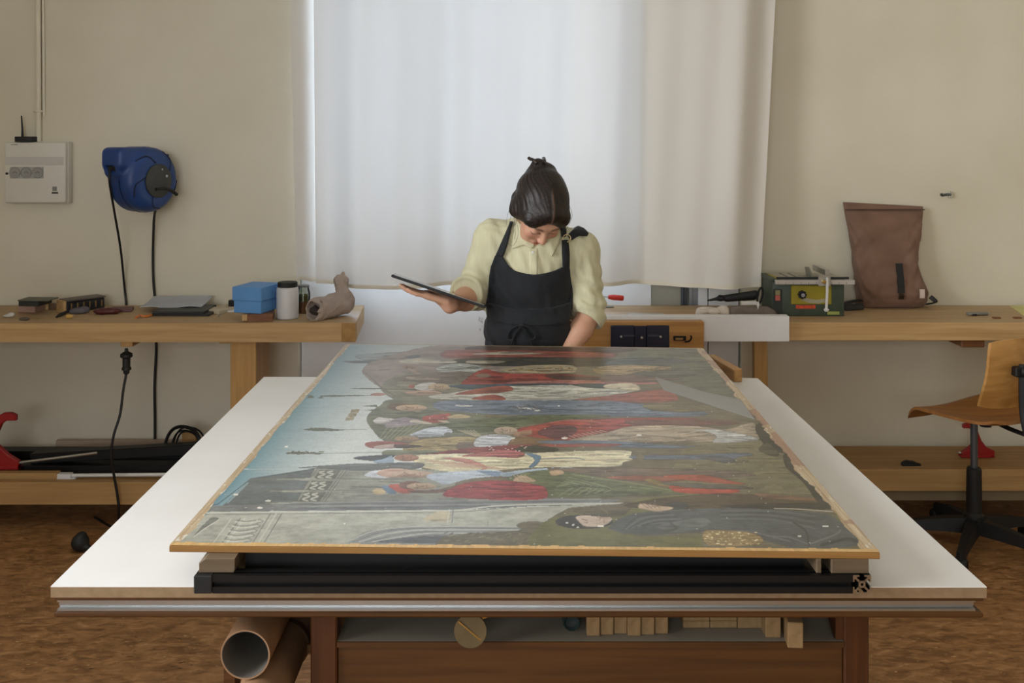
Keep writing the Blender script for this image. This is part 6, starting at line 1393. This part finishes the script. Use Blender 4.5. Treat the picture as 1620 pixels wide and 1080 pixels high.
laid('collar', [(819, 352), (812, 372), (810, 395), (829, 388), (842, 394), (846, 388), (834, 372), (826, 356)], m_shirt, .007, shirt)
laid('collar', [(856, 391), (850, 386), (862, 374), (886, 352), (892, 362), (884, 385), (874, 407), (862, 397)], m_shirt, .007, shirt)
laid('placket', [(837, 395), (851, 392), (851, 436), (838, 436)], m_shirt, .0035, shirt)
yb_ = 3.528
obj('button', B().lathe([(0, .002), (.0042, .0015), (.0048, 0)], (X(842.7, 3.51), 3.507, Z(399, 3.51)), (0, -1, .2), 14), m_white, shirt)
# apron: smoother base surface than the shirt
ap = Vol.__new__(Vol); ap.lo = sh.lo; ap.h = sh.h; ap.n = sh.n; ap.ax = sh.ax; ap.f = np.full(sh.n, 1.0, np.float32)
ap.ell((.075, 3.66, .93), (.168, .120, .14), .05).ell((.072, 3.655, 1.03), (.140, .102, .13), .06).ell((.078, 3.64, 1.17), (.160, .117, .15), .06)
ap.cap((-.056, 3.635, 1.252), (.222, 3.635, 1.222), .070, .068, .05).ell((.085, 3.63, 1.29), (.085, .075, .055), .04)
smooth_ap = np.minimum(ap.f, sh.f-.001)
m_ap = mat('black apron cotton', C(19, 23, 28), .78, var=.08, scale=30, bump=.12, bscale=120, sheen=.08)
apron = laid('apron', [(783, 405), (795, 406), (804, 420), (813, 428), (828, 432), (845, 434), (862, 432), (878, 428), (890, 423), (902, 423), (904, 440), (908, 466), (908, 490), (902, 512), (906, 530), (909, 566), (745, 566), (752, 545), (759, 528), (769, 510), (767, 488), (771, 470), (773, 440), (776, 424)], m_ap, .008, wm, wr_amp=.0042)
laid('strap', [(783, 407), (796, 407), (803, 388), (808, 366), (812, 352), (807, 352), (800, 368), (791, 388)], m_ap, .010, apron)
laid('strap', [(890, 425), (902, 425), (902, 400), (900, 380), (889, 380), (889, 400)], m_ap, .011, apron)
laid('strap', [(898, 374), (905, 382), (917, 375), (931, 376), (934, 371), (927, 364), (918, 361), (907, 367)], m_ap, .0085, apron)
laid('strap', [(886, 352), (893, 352), (898, 366), (897, 375), (889, 377), (887, 364)], m_ap, .010, apron)
band = laid('waist_band', [(768, 484), (786, 486), (830, 489), (872, 487), (906, 482), (905, 500), (898, 513), (860, 516), (828, 515), (790, 514), (770, 510)], m_ap, .015, apron, wr_amp=.004)
yr = 3.515
def fy(u, v):
    """front of the apron at a picture position"""
    i = int(round((X(u, 3.53)-ap.lo[0])/ap.h)); k = int(round((Z(v, 3.53)-ap.lo[2])/ap.h)); c_ = smooth_ap[i, :, k] < 0
    return float(ap.ax[1][np.argmax(c_)]) if c_.any() else 3.53
def on(u, v, off): y = fy(u, v)-off; return Vector((X(u, y), y, Z(v, y)))
rn = B(); c_ = on(896.5, 377, .016); rn.tube([c_+Vector((.014*math.cos(a), .003*math.sin(a), .0125*math.sin(a))) for a in np.linspace(0, 2*PI, 25)], .0022, 7, cap=False)
obj('strap_ring', rn, mat('brass ring', C(205, 186, 140), .25, 1.0), apron)
for pts in ([(824, 514), (810, 520), (804, 534), (812, 536), (824, 516)], [(826, 514), (840, 519), (847, 532), (838, 536), (827, 517)], [(825, 515), (814, 532), (806, 556)], [(827, 515), (838, 534), (843, 556)]):
    obj('apron_tie', B().tube(smooth_path([on(u, v, .020) for u, v in pts], 6), .0045, 6, flat=.5), m_ap, apron)
obj('tie_knot', B().lathe([(0, .010), (.008, .007), (.010, 0), (.008, -.007), (0, -.010)], on(825, 514, .018), (1, 0, .1), 12), m_ap, apron)
tg_ = laid('side_tag', [(899, 492), (903, 492), (902, 508), (898, 508)], mat('green lining', C(96, 104, 50), .8), .006, shirt) if False else None
# dark trousers and shoes
tr = Vol((-.14, 3.50, .0), (.30, 3.86, .98), .006)
tr.ell((.075, 3.668, .89), (.160, .110, .10), .05)
for sx in (-1, 1): tr.cap((.075+sx*.078, 3.67, .86), (.075+sx*.085, 3.655, .47), .094, .070, .03).cap((.075+sx*.085, 3.655, .47), (.075+sx*.09, 3.69, .10), .068, .060, .02)
x_, y2_, z_ = tr.grids(); tr.f = np.maximum(tr.f, .09-z_).astype(np.float32); Vt, Qt = tr.mesh(); npobj('trousers', Vt, Qt, mat('dark trousers', C(44, 46, 54), .8), wm)
for sx in (-1, 1):
    so_ = Vol((.075+sx*.09-.07, 3.50, .0), (.075+sx*.09+.09, 3.79, .12), .005); ax0 = .075+sx*.09
    so_.cap((ax0, 3.715, .042), (ax0+sx*.012, 3.56, .036), .046, .040, .02).cap((ax0, 3.70, .06), (ax0, 3.70, .09), .045, .042, .02); x_, y2_, z_ = so_.grids(); so_.f = np.maximum(so_.f, .001-z_).astype(np.float32)
    Vt, Qt = so_.mesh(); npobj('shoe', Vt, Qt, mat('dark shoe', C(36, 34, 32), .6), wm)

# the tablet in her hand
tA = np.array([X(620, 3.40), 3.395, Z(433.5, 3.40)]); tB = np.array([X(769, 3.40), 3.395, Z(483.5, 3.40)])
ex_ = (tB-tA); Lt = np.linalg.norm(ex_); ex_ /= Lt; ey_ = np.array([.0, .995, -.118]); ey_ -= ex_*(ex_@ey_); ey_ /= np.linalg.norm(ey_); ez_ = np.cross(ex_, ey_)
MT = Matrix(((ex_[0], ey_[0], ez_[0], tA[0]), (ex_[1], ey_[1], ez_[1], tA[1]), (ex_[2], ey_[2], ez_[2], tA[2]), (0, 0, 0, 1)))
tb = thing('tablet', 'thin black tablet held flat on the woman\'s raised palm', 'tablet', tuple(tA+ex_*Lt/2+ey_*.1))
obj('case', B(MT).box(0, Lt, 0, .135, -.009, 0, .002), m_bpl, tb, 25)
obj('screen', B(MT).box(.006, Lt-.006, .006, .129, .0002, .0008), mat('dark glass screen', C(14, 15, 17), .08, var=.02, spec=.8), tb, 0)

GR = {'black_profile': 'black profiles on the left low shelf', 'black_folder': 'black folders stacked on the left bench', 'workbench': 'workbenches along the wall',
      'bar_clamp': 'red bar clamps on the low shelves', 'brown_chip': 'brown wood chips on the right bench', 'white_plank': 'white boards upright in the niche', 'metal_rail': 'metal rails standing in the niche'}
for o in list(SC.objects):
    n_ = o.name.split('.')[0]
    if o.parent is None and n_ in GR and o.get('label') and not o.get('group'): o['group'] = GR[n_]
